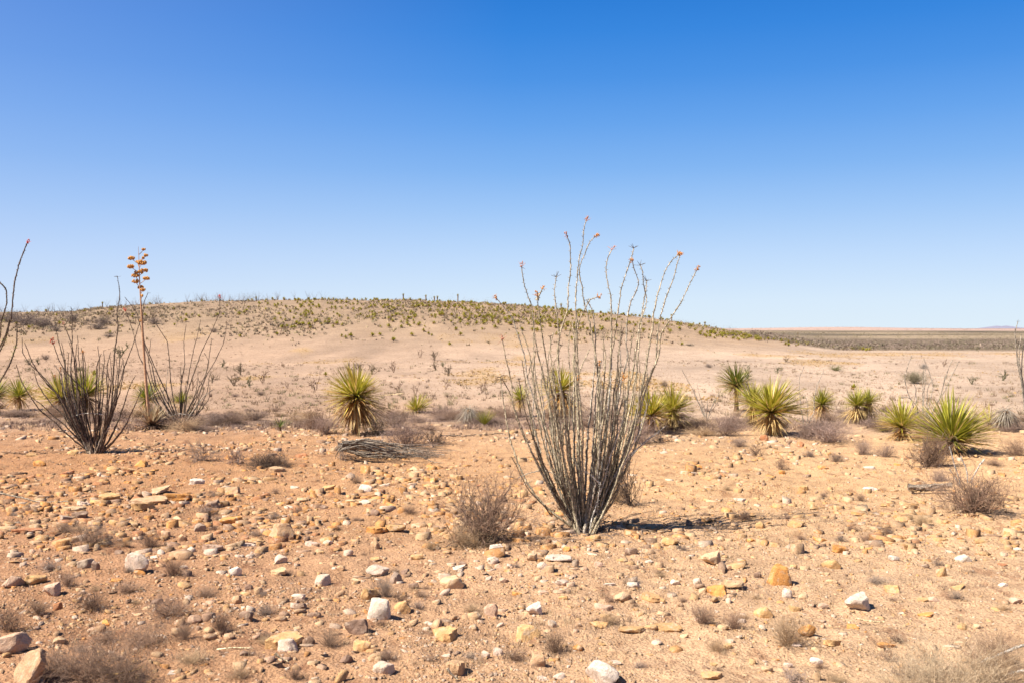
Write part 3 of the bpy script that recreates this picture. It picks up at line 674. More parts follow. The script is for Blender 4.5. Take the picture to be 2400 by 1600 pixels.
# ------------------------------------------------------------------ yuccas
def leaf_mesh(bend, curl, width, seed):
    g = np.random.default_rng(seed); n = 7; t = np.linspace(0,1,n)
    wd = width*np.interp(t,[0,.08,.35,.75,1],[.8,.65,1,.7,.04])
    y = bend*t**2; z = t*(1-.12*bend*bend) ; x = curl*np.sin(t*2.2)
    V=[];A=[]
    for i in range(n):
        V += [(x[i]-wd[i]/2,y[i]+wd[i]*.22,z[i]),(x[i],y[i],z[i]),(x[i]+wd[i]/2,y[i]+wd[i]*.22,z[i])]; A += [t[i]]*3
    F=[]
    for i in range(n-1):
        a=i*3; F += [(a,a+1,a+4,a+3),(a+1,a+2,a+5,a+4)]
    return np.array(V), np.array(F), np.array(A)
GL = [leaf_mesh(b,c,.036,i) for i,(b,c) in enumerate([(0,0),(-.10,.03),(.08,-.04),(-.2,.0),(-.05,.05)])]
DL = [leaf_mesh(b,c,.036,i+9) for i,(b,c) in enumerate([(-.12,.04),(-.28,-.05),(-.05,.08),(-.4,.0)])]
TL = [leaf_mesh(b,c,.040,i+29) for i,(b,c) in enumerate([(-1.5,.05),(-1.8,-.05),(-1.2,.08),(-1.65,0)])]
TLm = [mesh_np('dry_leaf',V,F,M_LEAF,True,None,A) for V,F,A in TL]
GLm = [mesh_np('leaf',V,F,M_LEAF,True,None,A) for V,F,A in GL]; DLm = [mesh_np('dry_leaf',V,F,M_LEAF,True,None,A) for V,F,A in DL]
def leaf_dirs(g, n, lo, hi):
    """polar angles spread evenly over the sphere cap lo..hi (degrees from the axis)"""
    u = (np.arange(n)+g.random(n)*.8)/n; c = np.cos(R(lo)) + (np.cos(R(hi))-np.cos(R(lo)))*u
    th = np.arccos(np.clip(c,-1,1)); ph = np.arange(n)*2.39996 + g.normal(0,.25,n); th = th+g.normal(0,.07,n)
    return th, ph
GREENS = [(.30,.29,.030),(.41,.37,.045),(.20,.21,.028),(.50,.40,.08),(.10,.135,.028)]
DRYS = [(.50,.31,.12),(.42,.22,.075),(.58,.40,.18),(.33,.18,.07),(.54,.39,.19)]
GDRY = [(.36,.31,.26),(.28,.24,.21),(.42,.37,.31)]
def frame(d, g):
    d = Vector(d); x = d.cross(Vector((0,0,1)))
    if x.length < .05: x = Vector((math.cos(g.uniform(0,6)), math.sin(g.uniform(0,6)), 0))
    x.normalize(); y = d.cross(x); y.normalize()          # leaf bends towards -y, i.e. with gravity when y points up
    if y.z < 0: y = -y; x = -x
    return x, y, d
def yucca(px, pbase, pc, rpx, ng, nd, label, name='yucca', group='yuccas along the terrace edge', lean=(0,0), indiv=True, gsel=(0,1,2), dsel=(0,1,2,3,4), glo=0, ghi=98, dlo=95, dhi=158, dlen=.85, trunk=.07, dy=0, seed=None, base_xy=None, heads=None, width=1.0, grey=False, cat='yucca'):
    """px/pbase: foot in the photograph, pc: row of the crown's centre, rpx: leaf length in pixels"""
    g = np.random.default_rng(seed if seed is not None else int(px*13+pbase))
    p = at(px, pbase); p.y += dy; Y = p.y; s = Y/FPX
    p.x = (px-1200)*s
    zc = CAMZ + (HY-pc)*s; L0 = rpx*s*1.17; ng = int(ng*2.3) if indiv else ng; nd = int(nd*2.2) if not grey else nd
    p.z = min(h1(p.x,p.y), zc-.03)
    root = new(name, None, loc=p, label=label, cat=cat, group=group)
    hs_ = heads or [(0,0,1.0)]; trunk = trunk*.75
    for hi_, (hx, hz, hk) in enumerate(hs_):
        C = Vector((hx*s, 0 if hi_==0 else .08, zc-p.z+hz*s)); L = L0*hk
        # trunk under the crown
        P = np.array([[C.x*.3*t_+0, C.y*t_, t_*max(C.z,.05)] for t_ in np.linspace(0,1,6)]); P[:,0] = np.linspace(C.x*.2,C.x,6)
        V,F = tube(P, np.linspace(trunk*1.15,trunk,6)*(1+.12*g.normal(size=6)), 9)
        if grey is False or True:
            new('trunk', mesh_np('trunk', V, F, M_TRUNK, True), root)
        parts = []
        n1 = int(ng*hk*(1 if hi_==0 else .8)); n2 = int(nd*hk)
        if n1: 
            th, ph = leaf_dirs(g, n1, glo, ghi); parts.append(('leaf',th,ph))
        if n2:
            th, ph = leaf_dirs(g, n2, dlo, dhi); parts.append(('dry_leaf',th,ph))
        for nm, th, ph in parts:
            mb = MB()
            hs0 = g.uniform(0,6.28); order = g.permutation(len(th)); cnt = 0; DLx, DLmx = (TL, TLm) if grey else (DL, DLm)
            for t_, f_ in zip(th[order], ph[order]):
                cnt += 1
                d = np.array([math.sin(t_)*math.cos(f_)+lean[0], math.sin(t_)*math.sin(f_)+lean[1], math.cos(t_)]); d /= np.linalg.norm(d)
                dry = nm == 'dry_leaf'
                Lk = L*g.uniform(.86,1.06)*(1.0-.15*max(0,t_-1.2)) if not dry else L*dlen*g.uniform(.7,1.05)
                Lk *= 1 + .13*math.sin(f_+hs0) + (0 if g.random() > .07 else -.4)
                off = C + Vector(d)*trunk*.5
                if dry: off = off + Vector((0,0,-trunk*g.uniform(0,2.0)))
                if dry and off.z + p.z + d[2]*Lk < p.z + .02:
                    Lk = max(.3*Lk, (off.z-.02)/max(.05,-d[2]))
                if (not dry) and off.z + d[2]*Lk < .03: continue
                x,y,z = frame(d, g)
                if dry:
                    c = (GDRY if grey else DRYS)[g.integers(3 if grey else 5)] if grey else DRYS[dsel[g.integers(len(dsel))]]
                else:
                    c = GREENS[gsel[g.integers(len(gsel))]]
                    if t_ > 1.25 and g.random() < .35: c = DRYS[g.integers(5)]
                    if g.random() < .06: c = DRYS[2]
                c = tuple(np.array(c)*g.uniform(.8,1.2))
                k = g.integers(len(DL) if dry else len(GL)); ws = width*g.uniform(.8,1.15)
                if indiv and cnt <= 295//len(hs_):
                    o = new(nm, (DLmx if dry else GLm)[k], root, color=c)
                    M = Matrix(((x.x*Lk*ws,y.x*Lk,z.x*Lk,off.x),(x.y*Lk*ws,y.y*Lk,z.y*Lk,off.y),(x.z*Lk*ws,y.z*Lk,z.z*Lk,off.z),(0,0,0,1)))
                    o.matrix_local = M
                else:
                    V,F,A = (DLx if dry else GL)[k]
                    W_ = V[:,[0]]*ws*Lk*np.array(x)+V[:,[1]]*Lk*np.array(y)+V[:,[2]]*Lk*np.array(z)+np.array(off)
                    mb.add(W_, F, c, A)
            if mb.n:
                o = new('crown' if nm=='leaf' else 'dry_skirt', mb.build(nm, M_LEAFA, True), root)
                o['kind'] = 'stuff'
    return root
yucca(834,1016,930,70,185,130,'big yucca with a large golden brown skirt of dead leaves, left of centre', lean=(0,-.05), gsel=(0,1,3,3), ghi=106, dlo=82, dhi=156, dlen=1.08, trunk=.09)
yucca(976,966,962,36,110,14,'low bright green yucca just above the brush, right of the big skirted yucca', gsel=(0,1,3), ghi=86, dlo=86,dhi=110, width=1.15)
yucca(1316,985,915,56,120,80,'yucca seen through the canes of the tall central ocotillo', gsel=(0,1,3), dlen=1.15, ghi=100)
yucca(1219,975,936,34,80,50,'small yucca behind the left canes of the central ocotillo', gsel=(0,2,1), ghi=100)
yucca(1526,1014,974,60,150,20,'yellow green yucca right behind the central ocotillo, left of a pair', gsel=(1,1,3,0), ghi=92, dhi=120, lean=(-.1,-.1))
yucca(1576,1006,962,54,135,80,'yellow green yucca with a pale straw skirt, right of the pair behind the ocotillo', gsel=(1,3,0), ghi=95, dsel=(2,4), dlen=1.1)
yucca(1726,964,903,48,180,26,'dark green yucca held up on a slender brown trunk', gsel=(2,4,2,2), ghi=112, dlo=110,dhi=168, dlen=.7, trunk=.13, width=.9)
yucca(1765,1010,943,50,90,50,'olive yucca head half hidden behind the big round yucca', gsel=(0,2,1), ghi=105, dy=.8)
yucca(1807,1019,966,74,180,110,'big round yucca with straight yellow green leaves and a fanned straw skirt', gsel=(1,1,0,3), ghi=98, dsel=(2,4,0), dlen=.75, dlo=98, dhi=165, trunk=.07)
yucca(1925,989,947,36,120,80,'medium round yucca with a brown skirt, right of the big round yucca', gsel=(0,1,2), ghi=98, dlen=1.05)
yucca(2008,993,950,37,120,80,'twin-headed yucca with a pale bleached skirt', gsel=(0,1,2), ghi=95, dsel=(2,4,2), dlen=1.08, heads=[(0,0,1.0),(33,7,.85)])
yucca(2114,1031,1000,58,130,70,'yucca with tan tipped leaves left of the largest green yucca', gsel=(0,1,3), ghi=96, dsel=(0,2,1), dlen=.85, lean=(-.08,-.05))
yucca(2230,1060,1033,98,175,50,'largest green yucca on the right with long stiff leaves', gsel=(0,1,0,2), ghi=97, dlo=85, dhi=125, dlen=.85, trunk=.06, width=.95, lean=(.03,-.10))
yucca(45,960,928,42,110,50,'green yucca with a shaggy brown skirt near the left edge', gsel=(0,2,1), ghi=100, dsel=(0,1,4), dlen=1.0)
yucca(-12,972,930,48,80,40,'yucca cut off by the left edge', gsel=(2,0,4), ghi=100, dsel=(0,1,3))
yucca(145,972,935,58,120,50,'yellow green yucca behind the left ocotillo, left of two', gsel=(1,3,0), ghi=100, dsel=(0,2), dlen=1.0)
yucca(200,970,928,60,120,60,'dark skirted yucca behind the left ocotillo, right of two', gsel=(0,1,2), ghi=92, dsel=(3,1,3), dlen=.9)
yucca(343,980,936,42,120,24,'dark green yucca behind the dried agave stalk', gsel=(2,0,4), ghi=100)
yucca(425,972,944,28,80,14,'small green yucca behind the second ocotillo on the left', gsel=(0,2), ghi=95)
# grey dead heads, one grass clump, small agaves
yucca(1100,992,958,27,0,290,'grey dead yucca head drooping to the ground, centre', name='dead_yucca', group='dead yucca heads', grey=True, dlo=8, dhi=105, dlen=1.0, trunk=.09, width=.8)
yucca(2358,1008,962,36,0,290,'large grey dead yucca head at the right edge', name='dead_yucca', group='dead yucca heads', grey=True, dlo=8, dhi=105, dlen=1.05, trunk=.12, width=.8)
yucca(2318,1006,990,40,34,18,'small leaning yucca left of the grey dead head at the right edge', gsel=(1,3), ghi=80, indiv=False)
yucca(1135,1000,996,36,150,0,'upright green grass clump right of the grey dead yucca head', name='grass_clump', group='grass clumps', gsel=(0,2), ghi=48, indiv=False, width=.35, trunk=.02, cat='grass')
yucca(656,1008,1000,26,36,0,'low blue grey agave rosette left of the twig heap', name='small_agave', group='small agaves', gsel=(4,4), ghi=88, indiv=False, width=2.0, trunk=.03, cat='agave')
yucca(357,1012,998,42,0,200,'dried agave rosette', name='tmp', indiv=True) if False else None

# ------------------------------------------------------------------ ocotillos
CC = {'green':(.285,.235,.175),'grey':(.29,.245,.21),'dark':(.115,.082,.064),'white':(.46,.42,.40),'brown':(.15,.11,.08)}
def cane_mesh(P, r0, r1, g, thorns=True, tstep=.018, sides=5, tl=.014):
    Q = resample(P, .035); n = len(Q); t = np.linspace(0,1,n)
    amp = .010; Q[1:-1] += np.cumsum(g.normal(0,.0022,(n,3)),0)[1:-1]*np.sin(t*np.pi)[1:-1,None] + g.normal(0,.0016,(n,3))[1:-1]
    Rr = (r0*(1-t)+r1*t)*(1+.14*g.normal(size=n))
    mb = MB(); V,F = tube(Q, Rr, sides); mb.add(V,F)
    if thorns:
        d = np.r_[0,np.cumsum(np.linalg.norm(np.diff(Q,axis=0),axis=1))]; m = int(d[-1]/tstep)
        s = np.linspace(.03*d[-1], d[-1], m); C = np.stack([np.interp(s,d,Q[:,k]) for k in range(3)],1)
        T = np.stack([np.interp(s,d,np.gradient(Q[:,k])) for k in range(3)],1); T /= np.linalg.norm(T,axis=1)[:,None]+1e-9
        rr = np.interp(s,d,Rr); a = np.arange(m)*2.4+g.normal(0,.3,m)
        ref = np.tile([0.,1.,.1],(m,1)); N = np.cross(T,ref); N /= np.linalg.norm(N,axis=1)[:,None]+1e-9; B = np.cross(T,N)
        D = np.cos(a)[:,None]*N+np.sin(a)[:,None]*B
        p0 = C + D*rr[:,None]*.4; p1 = C + D*(rr+tl*g.uniform(.6,1.2,m))[:,None] + T*.006
        V,F = segs(p0,p1,np.maximum(rr*.55,.0035),np.full(m,.0008)); mb.add(V,F)
    V = np.vstack(mb.V); F = np.vstack(mb.F)
    return mesh_np('cane', V, F, M_CANE, False), Q
def blossom(tip, dirn, size, g, mat, parent, spread=1.0):
    """dry panicle: little capsules along short twigs"""
    mb = MB(); D,F = ICO[1]; dirn = dirn/np.linalg.norm(dirn)
    for i in range(int(10*spread)+3):
        c = dirn*size*g.uniform(0,1.0) + g.normal(0,size*.20,3); r = size*g.uniform(.10,.17)
        mb.add(D*np.array([r,r,r*1.5])+c, F)
    for i in range(5):
        d = dirn*.7+g.normal(0,.5,3); d /= np.linalg.norm(d); V,Fq = tube(np.array([[0,0,0],d*size*.6,d*size*1.25]), [.003,.002,.001], 3); mb.add(V,Fq)
    me = mesh_np('flower_cluster', np.vstack(mb.V), np.vstack(mb.F), mat, False)
    o = new('flower_cluster', me, parent); o.location = Vector(tip); return o
def tip_twigs(tip, size, g, parent):
    P0=[];P1=[]
    for i in range(6):
        d = g.normal(0,1,3); d[2] = abs(d[2])*.6; d /= np.linalg.norm(d); P0.append([0,0,0]); P1.append(d*size)
    V,F = segs(P0,P1,np.full(6,.003),np.full(6,.0012)); o = new('tip_spray', mesh_np('tip_spray', V, F, M_CANE), parent, color=CC['dark']); o.location = Vector(tip)
def ocotillo(base_px, label, canes, fills, name='ocotillo', off=(0,0), sc=1.0, r0=.015, r1=.006, seed=1, tone='green', spread=.45, tl=.014, tstep=.018, sides=5, group='ocotillos', basespread=.10, Yover=None):
    """canes: (points from tip to foot, in a crop's own pixels; tone; tip kind)"""
    g = np.random.default_rng(seed)
    bp = at(*base_px)
    if Yover: bp = Vector(((base_px[0]-1200)/FPX*Yover, Yover, h1((base_px[0]-1200)/FPX*Yover, Yover)))
    Y0 = bp.y; root = new(name, None, loc=bp, label=label, cat='ocotillo', group=group)
    B = np.array(bp)
    def world(pts, dy):
        L = []; n = len(pts)
        for i, (x,y) in enumerate(pts):
            X = off[0]+x/sc; Yp = off[1]+y/sc
            f = 1-i/(n-1) if n > 1 else 0
            f = np.clip((base_px[1]-Yp)/500., 0, 1)
            L.append(pt(X, Yp, Y0 + dy*f**.8))
        return np.array(L[::-1])
    for c in canes:
        pts, tn, tip = c[0], c[1], c[2]; dy = c[3] if len(c) > 3 else g.uniform(-spread,spread)
        P = world(pts, dy)-B
        if tip != 'free' and P[0,2] < .4:
            P[0,1] += g.uniform(-basespread,basespread)*.5; P[0,2] = min(P[0,2], .0)-.01
        rr0, rr1 = (r0,r1) if tn != 'white' else (r0*.7,r1*.8)
        if tip == 'free': rr0 = r0*.55
        me, Q = cane_mesh(P, rr0*g.uniform(.85,1.1), rr1, g, tl=tl, tstep=tstep, sides=sides)
        cc = np.array(CC[tn])*g.uniform(.8,1.25)
        o = new('cane', me, root, color=tuple(cc))
        if tn == 'white': o['label'] = 'bleached white dead cane'
        d = Q[-1]-Q[-3]
        if tip == 'flower': blossom(Q[-1], d, .037, g, M_FLOWER, o, .8)
        elif tip == 'rose': blossom(Q[-1], d, .042, g, M_FLOWER2, o, .35)
        elif tip == 'red': blossom(Q[-1], d, .06, g, M_RED, o, .7)
        elif tip == 'twig': tip_twigs(Q[-1], .05, g, o)
    for i in range(fills[0]):
        _, x0,x1,y0,y1,bx,by = fills
        tx = g.uniform(x0,x1); ty = g.uniform(y0,y1); s = np.linspace(0,1,9)
        bw = (tx-bx)/(x1-x0)*fills_w(fills)
        e = g.uniform(1.5,2.9); bw += g.normal(0,9)
        xs = bx+bw + (tx-bx-bw)*(1-(1-s)**e); ys = by + (ty-by)*s
        xs[1:-1] += np.cumsum(g.normal(0,5.5,7)); xs[-1] = tx + g.normal(0,8); dy = g.uniform(-spread,spread)
        P = world(list(zip(xs[::-1],ys[::-1])), dy)-B; P[0,1] += g.uniform(-basespread,basespread); P[0,2] = min(P[0,2],0)-.01
        tn = tone if g.random() < .85 else ('grey' if g.random() < .92 or tone == 'dark' else 'white')
        me, Q = cane_mesh(P, r0*g.uniform(.75,1.1), r1*g.uniform(.8,1.1), g, tl=tl, tstep=tstep, sides=sides)
        o = new('cane', me, root, color=tuple(np.array(CC[tn])*g.uniform(.75,1.3)))
        q = g.random()
        if q < .07: blossom(Q[-1], Q[-1]-Q[-3], .04, g, M_FLOWER, o, .6)
        elif q < .3: tip_twigs(Q[-1], .035, g, o)
    # woody crown at the foot
    mb = MB(); V,F = ICO[2]; V2 = V*np.array([.09,.08,.05])*(1+.25*vnoise(V[:,0]*4,V[:,1]*4+V[:,2]*3,seed))[:,None]*(r0/.015); mb.add(V2+np.array([0,0,.0]),F)
    new('root_crown', mesh_np('root_crown', np.vstack(mb.V), np.vstack(mb.F), M_CANE, True), root, color=CC['brown'])
    return root
def fills_w(f): return (f[2]-f[1])*.10
A = 1.96
main = [
 ([(143,790),(150,850),(180,980),(200,1080),(235,1190),(280,1280),(340,1370),(420,1440),(490,1492)],'green','twig'),
 ([(152,620),(165,700),(190,790),(200,890),(235,1000),(275,1100),(330,1220),(400,1350),(495,1490)],'green','rose'),
 ([(125,430),(200,520),(225,600),(255,690),(265,790),(300,900),(340,1010),(390,1150),(440,1340),(500,1490)],'grey','flower'),
 ([(240,285),(252,360),(275,430),(295,465),(300,560),(320,650),(345,750),(370,870),(400,1000),(430,1200),(500,1490)],'green','rose'),
 ([(312,420),(320,520),(335,620),(350,720),(365,800),(385,900),(410,1050),(450,1250),(505,1490)],'green','flower'),
 ([(335,388),(318,415),(313,440)],'green','flower'),
 ([(400,332),(388,380),(390,450),(400,520),(405,590),(400,700),(405,800),(430,950),(450,1150),(505,1490)],'green','twig'),
 ([(450,150),(465,185),(465,290),(468,305),(455,350),(450,480),(410,590),(398,660),(400,750),(425,880),(455,1100),(510,1490)],'green','rose'),
 ([(537,75),(522,130),(527,190),(512,215),(500,320),(495,460),(500,560),(490,700),(490,800),(480,950),(480,1200),(512,1490)],'green','rose'),
 ([(580,145),(545,180),(530,240),(505,290),(505,340),(522,390),(520,440),(545,520),(565,620),(580,720),(585,850),(580,1000),(560,1200),(530,1490)],'green','flower'),
 ([(590,425),(550,432),(540,470),(510,520),(500,600),(505,720),(515,850),(525,1050),(520,1250),(520,1490)],'green','flower'),
 ([(540,440),(565,480),(575,560),(578,650),(575,760),(560,900),(545,1100),(535,1300),(525,1490)],'grey','twig'),
 ([(655,205),(640,240),(625,270),(635,360),(652,430),(650,520),(655,620),(645,760),(640,900),(620,1050),(590,1250),(540,1490)],'green','rose'),
 ([(755,200),(745,250),(720,320),(695,390),(688,460),(675,540),(665,640),(650,720),(640,850),(615,1000),(580,1250),(535,1490)],'green','twig'),
 ([(750,262),(758,310),(782,355),(770,390),(740,450),(720,540),(715,650),(725,700),(690,800),(680,880),(660,1000),(625,1200),(545,1490)],'grey','flower'),
 ([(785,278),(800,300),(800,350),(812,400),(825,440),(810,500),(790,560),(785,640),(765,750),(740,880),(715,1000),(670,1200),(560,1485)],'green','twig'),
 ([(815,350),(812,390),(800,470),(795,560),(780,680),(768,780),(742,900),(700,1100),(620,1350),(550,1485)],'green','twig'),
 ([(960,230),(915,270),(890,330),(860,430),(845,500),(835,580),(815,680),(800,780),(770,900),(735,1050),(680,1250),(560,1485)],'green','flower'),
 ([(965,235),(950,290),(940,340),(905,420),(885,500),(865,590),(858,700),(850,750),(815,850),(790,950),(745,1080),(690,1250),(565,1480)],'green','flower'),
 ([(1045,300),(1010,370),(975,450),(930,520),(890,590),(885,680),(850,760),(830,820),(800,920),(760,1030),(715,1160),(640,1370),(570,1480)],'green','flower'),
 ([(905,1012),(830,1070),(770,1120),(705,1185),(650,1280),(600,1400),(560,1480)],'white','none',-.15),
 ([(835,880),(805,960),(775,1060),(740,1130),(690,1230)],'white','free',-.2),
 ([(870,1040),(800,1100),(755,1140),(700,1200)],'white','free',-.1),
 ([(720,900),(700,1010),(660,1120),(620,1250),(590,1340),(545,1480)],'white','none',-.3),
 ([(603,1275),(590,1330),(582,1420),(580,1500),(584,1560)],'white','free',-.45),
 ([(525,1218),(560,1245),(600,1280)],'white','free',-.4),
 ([(225,1250),(265,1232),(330,1213),(390,1232),(440,1285)],'grey','free',-.1),
 ([(195,1155),(235,1230),(270,1310),(330,1370),(380,1430)],'brown','free',-.1),
 ([(700,1230),(690,1300),(655,1370),(600,1440),(555,1490)],'green','none'),
 ([(150,800),(185,850),(215,960),(250,1050),(300,1150),(370,1300),(500,1488)],'brown','twig'),
 ([(228,800),(240,900),(262,1000),(290,1090),(330,1190),(400,1330),(500,1488)],'brown','twig'),
]
ocotillo((1360,1243), 'tall many-caned ocotillo with orange seed heads in the centre of the view', main, (48, 215,835,520,900,525,1488), off=(1100,480), sc=A, r0=.0128, r1=.0038, seed=5, tl=.017, spread=.5, basespread=.14)
S1 = 2.613
left = [
 ([(100,925),(130,1030),(190,1130),(240,1210),(330,1270),(400,1340),(480,1410),(560,1460)],'dark','none'),
 ([(135,760),(140,860),(200,940),(270,1010),(330,1090),(380,1180),(430,1290),(500,1390),(565,1455)],'dark','none'),
 ([(150,790),(200,910),(260,1000),(310,1060),(370,1110),(420,1200),(480,1330),(570,1455)],'dark','none'),
 ([(210,960),(220,1030),(260,1110),(310,1180),(370,1230),(420,1300),(500,1400),(565,1460)],'dark','none'),
 ([(200,1130),(260,1170),(310,1220),(390,1280),(450,1350),(560,1450)],'dark','none'),
 ([(340,700),(365,800),(400,900),(410,1000),(430,1120),(450,1200),(500,1330),(570,1455)],'brown','none'),
 ([(390,680),(430,780),(450,860),(455,960),(470,1080),(490,1200),(530,1350),(575,1455)],'dark','rose'),
 ([(440,590),(440,700),(435,830),(420,960),(440,1100),(470,1200),(520,1350),(570,1455)],'dark','twig'),
 ([(720,390),(735,500),(715,620),(725,700),(705,820),(695,950),(690,1060),(680,1180),(650,1300),(610,1450)],'dark','twig'),
 ([(855,665),(820,800),(760,960),(720,1080),(690,1200),(670,1300),(620,1450)],'dark','flower'),
 ([(870,1080),(840,1150),(800,1250),(750,1330),(690,1400),(610,1458)],'dark','none'),
 ([(830,990),(790,1060),(760,1160),(730,1250),(690,1340),(620,1450)],'brown','none'),
 ([(475,750),(480,900),(490,1000),(500,1150),(540,1350),(580,1455)],'brown','none'),
 ([(325,790),(370,920),(430,1000),(510,1080),(560,1180),(580,1300),(590,1450)],'dark','red'),
 ([(440,1240),(500,1225),(550,1220),(630,1230)],'white','free',-.2),
 ([(590,1420),(640,1350),(670,1300)],'white','free',-.3),
 ([(560,1430),(620,1450),(700,1480),(800,1485),(900,1490)],'dark','free',-.2),
]
ocotillo((217,1062), 'wide dark ocotillo on the left with bare curving canes', left, (33, 330,830,780,1020,580,1455), off=(0,500), sc=S1, r0=.016, r1=.0045, seed=8, tone='dark', spread=.55, tl=.012, tstep=.03, sides=4)
second = [
 ([(765,515),(840,610),(865,720),(890,830),(930,930),(960,1060),(1020,1180),(1090,1290)],'dark','none'),
 ([(905,490),(880,550),(872,660),(880,780),(925,900),(980,1020),(1040,1150),(1100,1290)],'dark','twig'),
 ([(920,600),(960,690),(1020,780),(1030,900),(1040,1040),(1060,1150),(1105,1290)],'dark','none'),
 ([(770,600),(820,740),(850,880),(900,970),(940,1100),(1000,1230),(1090,1292)],'dark','red'),
 ([(1140,680),(1125,780),(1130,900),(1110,1000),(1098,1100),(1105,1290)],'dark','none'),
 ([(1230,650),(1200,780),(1160,950),(1140,1080),(1115,1285)],'dark','none'),
 ([(1345,520),(1350,600),(1290,740),(1230,860),(1190,980),(1150,1100),(1120,1285)],'dark','red'),
 ([(1390,670),(1370,790),(1320,890),(1260,980),(1220,1090),(1200,1230),(1130,1292)],'dark','none'),
 ([(1295,780),(1280,900),(1265,990),(1200,1110),(1150,1200),(1115,1290)],'dark','none'),
 ([(925,770),(905,900),(930,1010),(980,1130),(1050,1230),(1100,1290)],'dark','none'),
 ([(1310,1070),(1240,1130),(1190,1200),(1120,1290)],'grey','none'),
 ([(1040,1240),(1090,1225),(1150,1232),(1205,1240)],'white','free'),
 ([(870,1060),(920,1120),(970,1180),(1030,1250),(1090,1290)],'dark','none'),
]
ocotillo((422,996), 'second ocotillo on the left, its canes fanned beside the dried agave stalk', second, (14, 900,1300,850,1080,1105,1290), off=(0,500), sc=S1, r0=.013, r1=.0052, seed=9, tone='dark', spread=.5, tl=.010, tstep=.05, sides=4)
edge = [
 ([(165,185),(130,280),(100,400),(95,520),(90,620),(60,720),(20,820),(-60,930),(-180,1150),(-250,1480)],'dark','red',.2),
 ([(0,425),(40,460),(45,550),(20,640),(0,720),(-60,850),(-180,1150),(-255,1480)],'brown','none',-.2),
 ([(105,690),(100,800),(60,910),(0,1010),(-120,1200),(-250,1480)],'dark','none',.1),
 ([(60,640),(40,740),(0,820),(-80,950),(-200,1200),(-255,1480)],'brown','none',0),
 ([(-20,560),(10,680),(0,790),(-60,900),(-200,1200),(-255,1480)],'brown','none',-.3),
 ([(-160,300),(-150,600),(-200,900),(-260,1480)],'dark','none',.3),([(-400,400),(-380,700),(-320,1000),(-260,1480)],'dark','none',.3)]
eo = ocotillo((-97,1066), 'ocotillo mostly outside the left edge with one tall cane tipped red', edge, (0,0,1,0,1,0,0), off=(0,500), sc=S1, r0=.017, r1=.0085, seed=10, tone='dark', tl=.016, tstep=.022)
# yellowish leaves on the low canes of the edge ocotillo
mb = MB(); g = np.random.default_rng(5)
for (x0,y0,x1,y1) in [(5,700,-40,900),(50,740,0,830),(100,800,60,900),(20,640,0,720)]:
    for t in np.linspace(0,1,60):
        q = pt((x0+(x1-x0)*t)/S1+g.normal(0,3), 500+(y0+(y1-y0)*t)/S1+g.normal(0,3), eo.location.y+g.normal(0,.05)) - np.array(eo.location)
        d = g.normal(0,1,3); d/=np.linalg.norm(d); e = np.cross(d,[0,0,1]); mb.add([q,q+d*.022+e*.006,q+d*.022-e*.006,q+d*.034],[[0,1,3],[0,3,2]],(.22,.23,.05))
lv = new('foliage', mb.build('foliage', M_TWIGA), eo); lv['kind'] = 'stuff'; lv['label'] = 'tiny yellow green leaves on the canes'
S4 = 2.94
ocotillo((2160,1000), 'thin bare ocotillo rising behind the right-hand yuccas', [
 ([(1580,270),(1545,350),(1530,430),(1545,520),(1580,590),(1640,700)],'grey','none'),([(1660,290),(1700,400),(1722,480),(1700,590),(1665,720)],'grey','none'),
 ([(1660,360),(1655,480),(1655,600),(1655,720)],'grey','none'),([(1900,320),(1850,420),(1800,530),(1740,620),(1670,730)],'grey','twig'),([(1830,370),(1800,460),(1770,560),(1670,730)],'grey','none'),
 ([(1490,560),(1560,560),(1610,620),(1650,720)],'grey','none'),([(1860,300),(1810,420),(1790,520),(1680,725)],'grey','none')], (3,1560,1860,340,500,1655,745), off=(1600,740), sc=S4, r0=.011, r1=.006, seed=12, tone='grey', tl=.008, tstep=.05, sides=4)
ocotillo((2405,985), 'tall slender ocotillo leaning in from the right edge', [
 ([(2310,40),(2285,120),(2290,200),(2305,290),(2325,420),(2345,560),(2370,720)],'grey','twig'),([(2290,90),(2300,200),(2310,300),(2335,430),(2355,600),(2372,720)],'grey','none'),
 ([(2335,120),(2315,230),(2320,330),(2345,460),(2360,610),(2375,720)],'grey','none'),([(2355,150),(2340,260),(2330,380),(2350,520),(2375,720)],'grey','none'),([(2400,60),(2380,300),(2375,720)],'grey','none')], (0,0,1,0,1,0,0), off=(1600,740), sc=S4, r0=.017, r1=.008, seed=13, tone='grey', tl=.01, tstep=.05, sides=4)
ocotillo((1656,985), 'small leafless ocotillo between the yucca pair and the trunked yucca', [
 ([(-5,370),(40,450),(80,520),(110,590),(160,690)],'grey','none'),([(75,490),(85,560),(125,620),(165,690)],'grey','none'),([(265,500),(220,580),(190,640),(168,690)],'grey','none'),([(170,560),(172,620),(165,690)],'grey','none'),([(240,590),(200,650),(165,690)],'grey','none'),([(100,470),(125,560),(150,640),(162,690)],'grey','none')], (0,0,1,0,1,0,0), off=(1600,740), sc=S4, r0=.009, r1=.004, seed=14, tone='grey', tl=.006, tstep=.06, sides=4)
ocotillo((1888,1003), 'two thin bare wands beside the round yucca, a sparse ocotillo', [
 ([(835,350),(805,430),(808,560),(815,650),(845,760)],'grey','none'),([(975,370),(930,470),(905,560),(905,660),(850,765)],'grey','none'),([(850,560),(860,620),(850,765)],'grey','none')], (0,0,1,0,1,0,0), off=(1600,740), sc=S4, r0=.010, r1=.0045, seed=15, tone='grey', tl=.006, tstep=.06, sides=4)

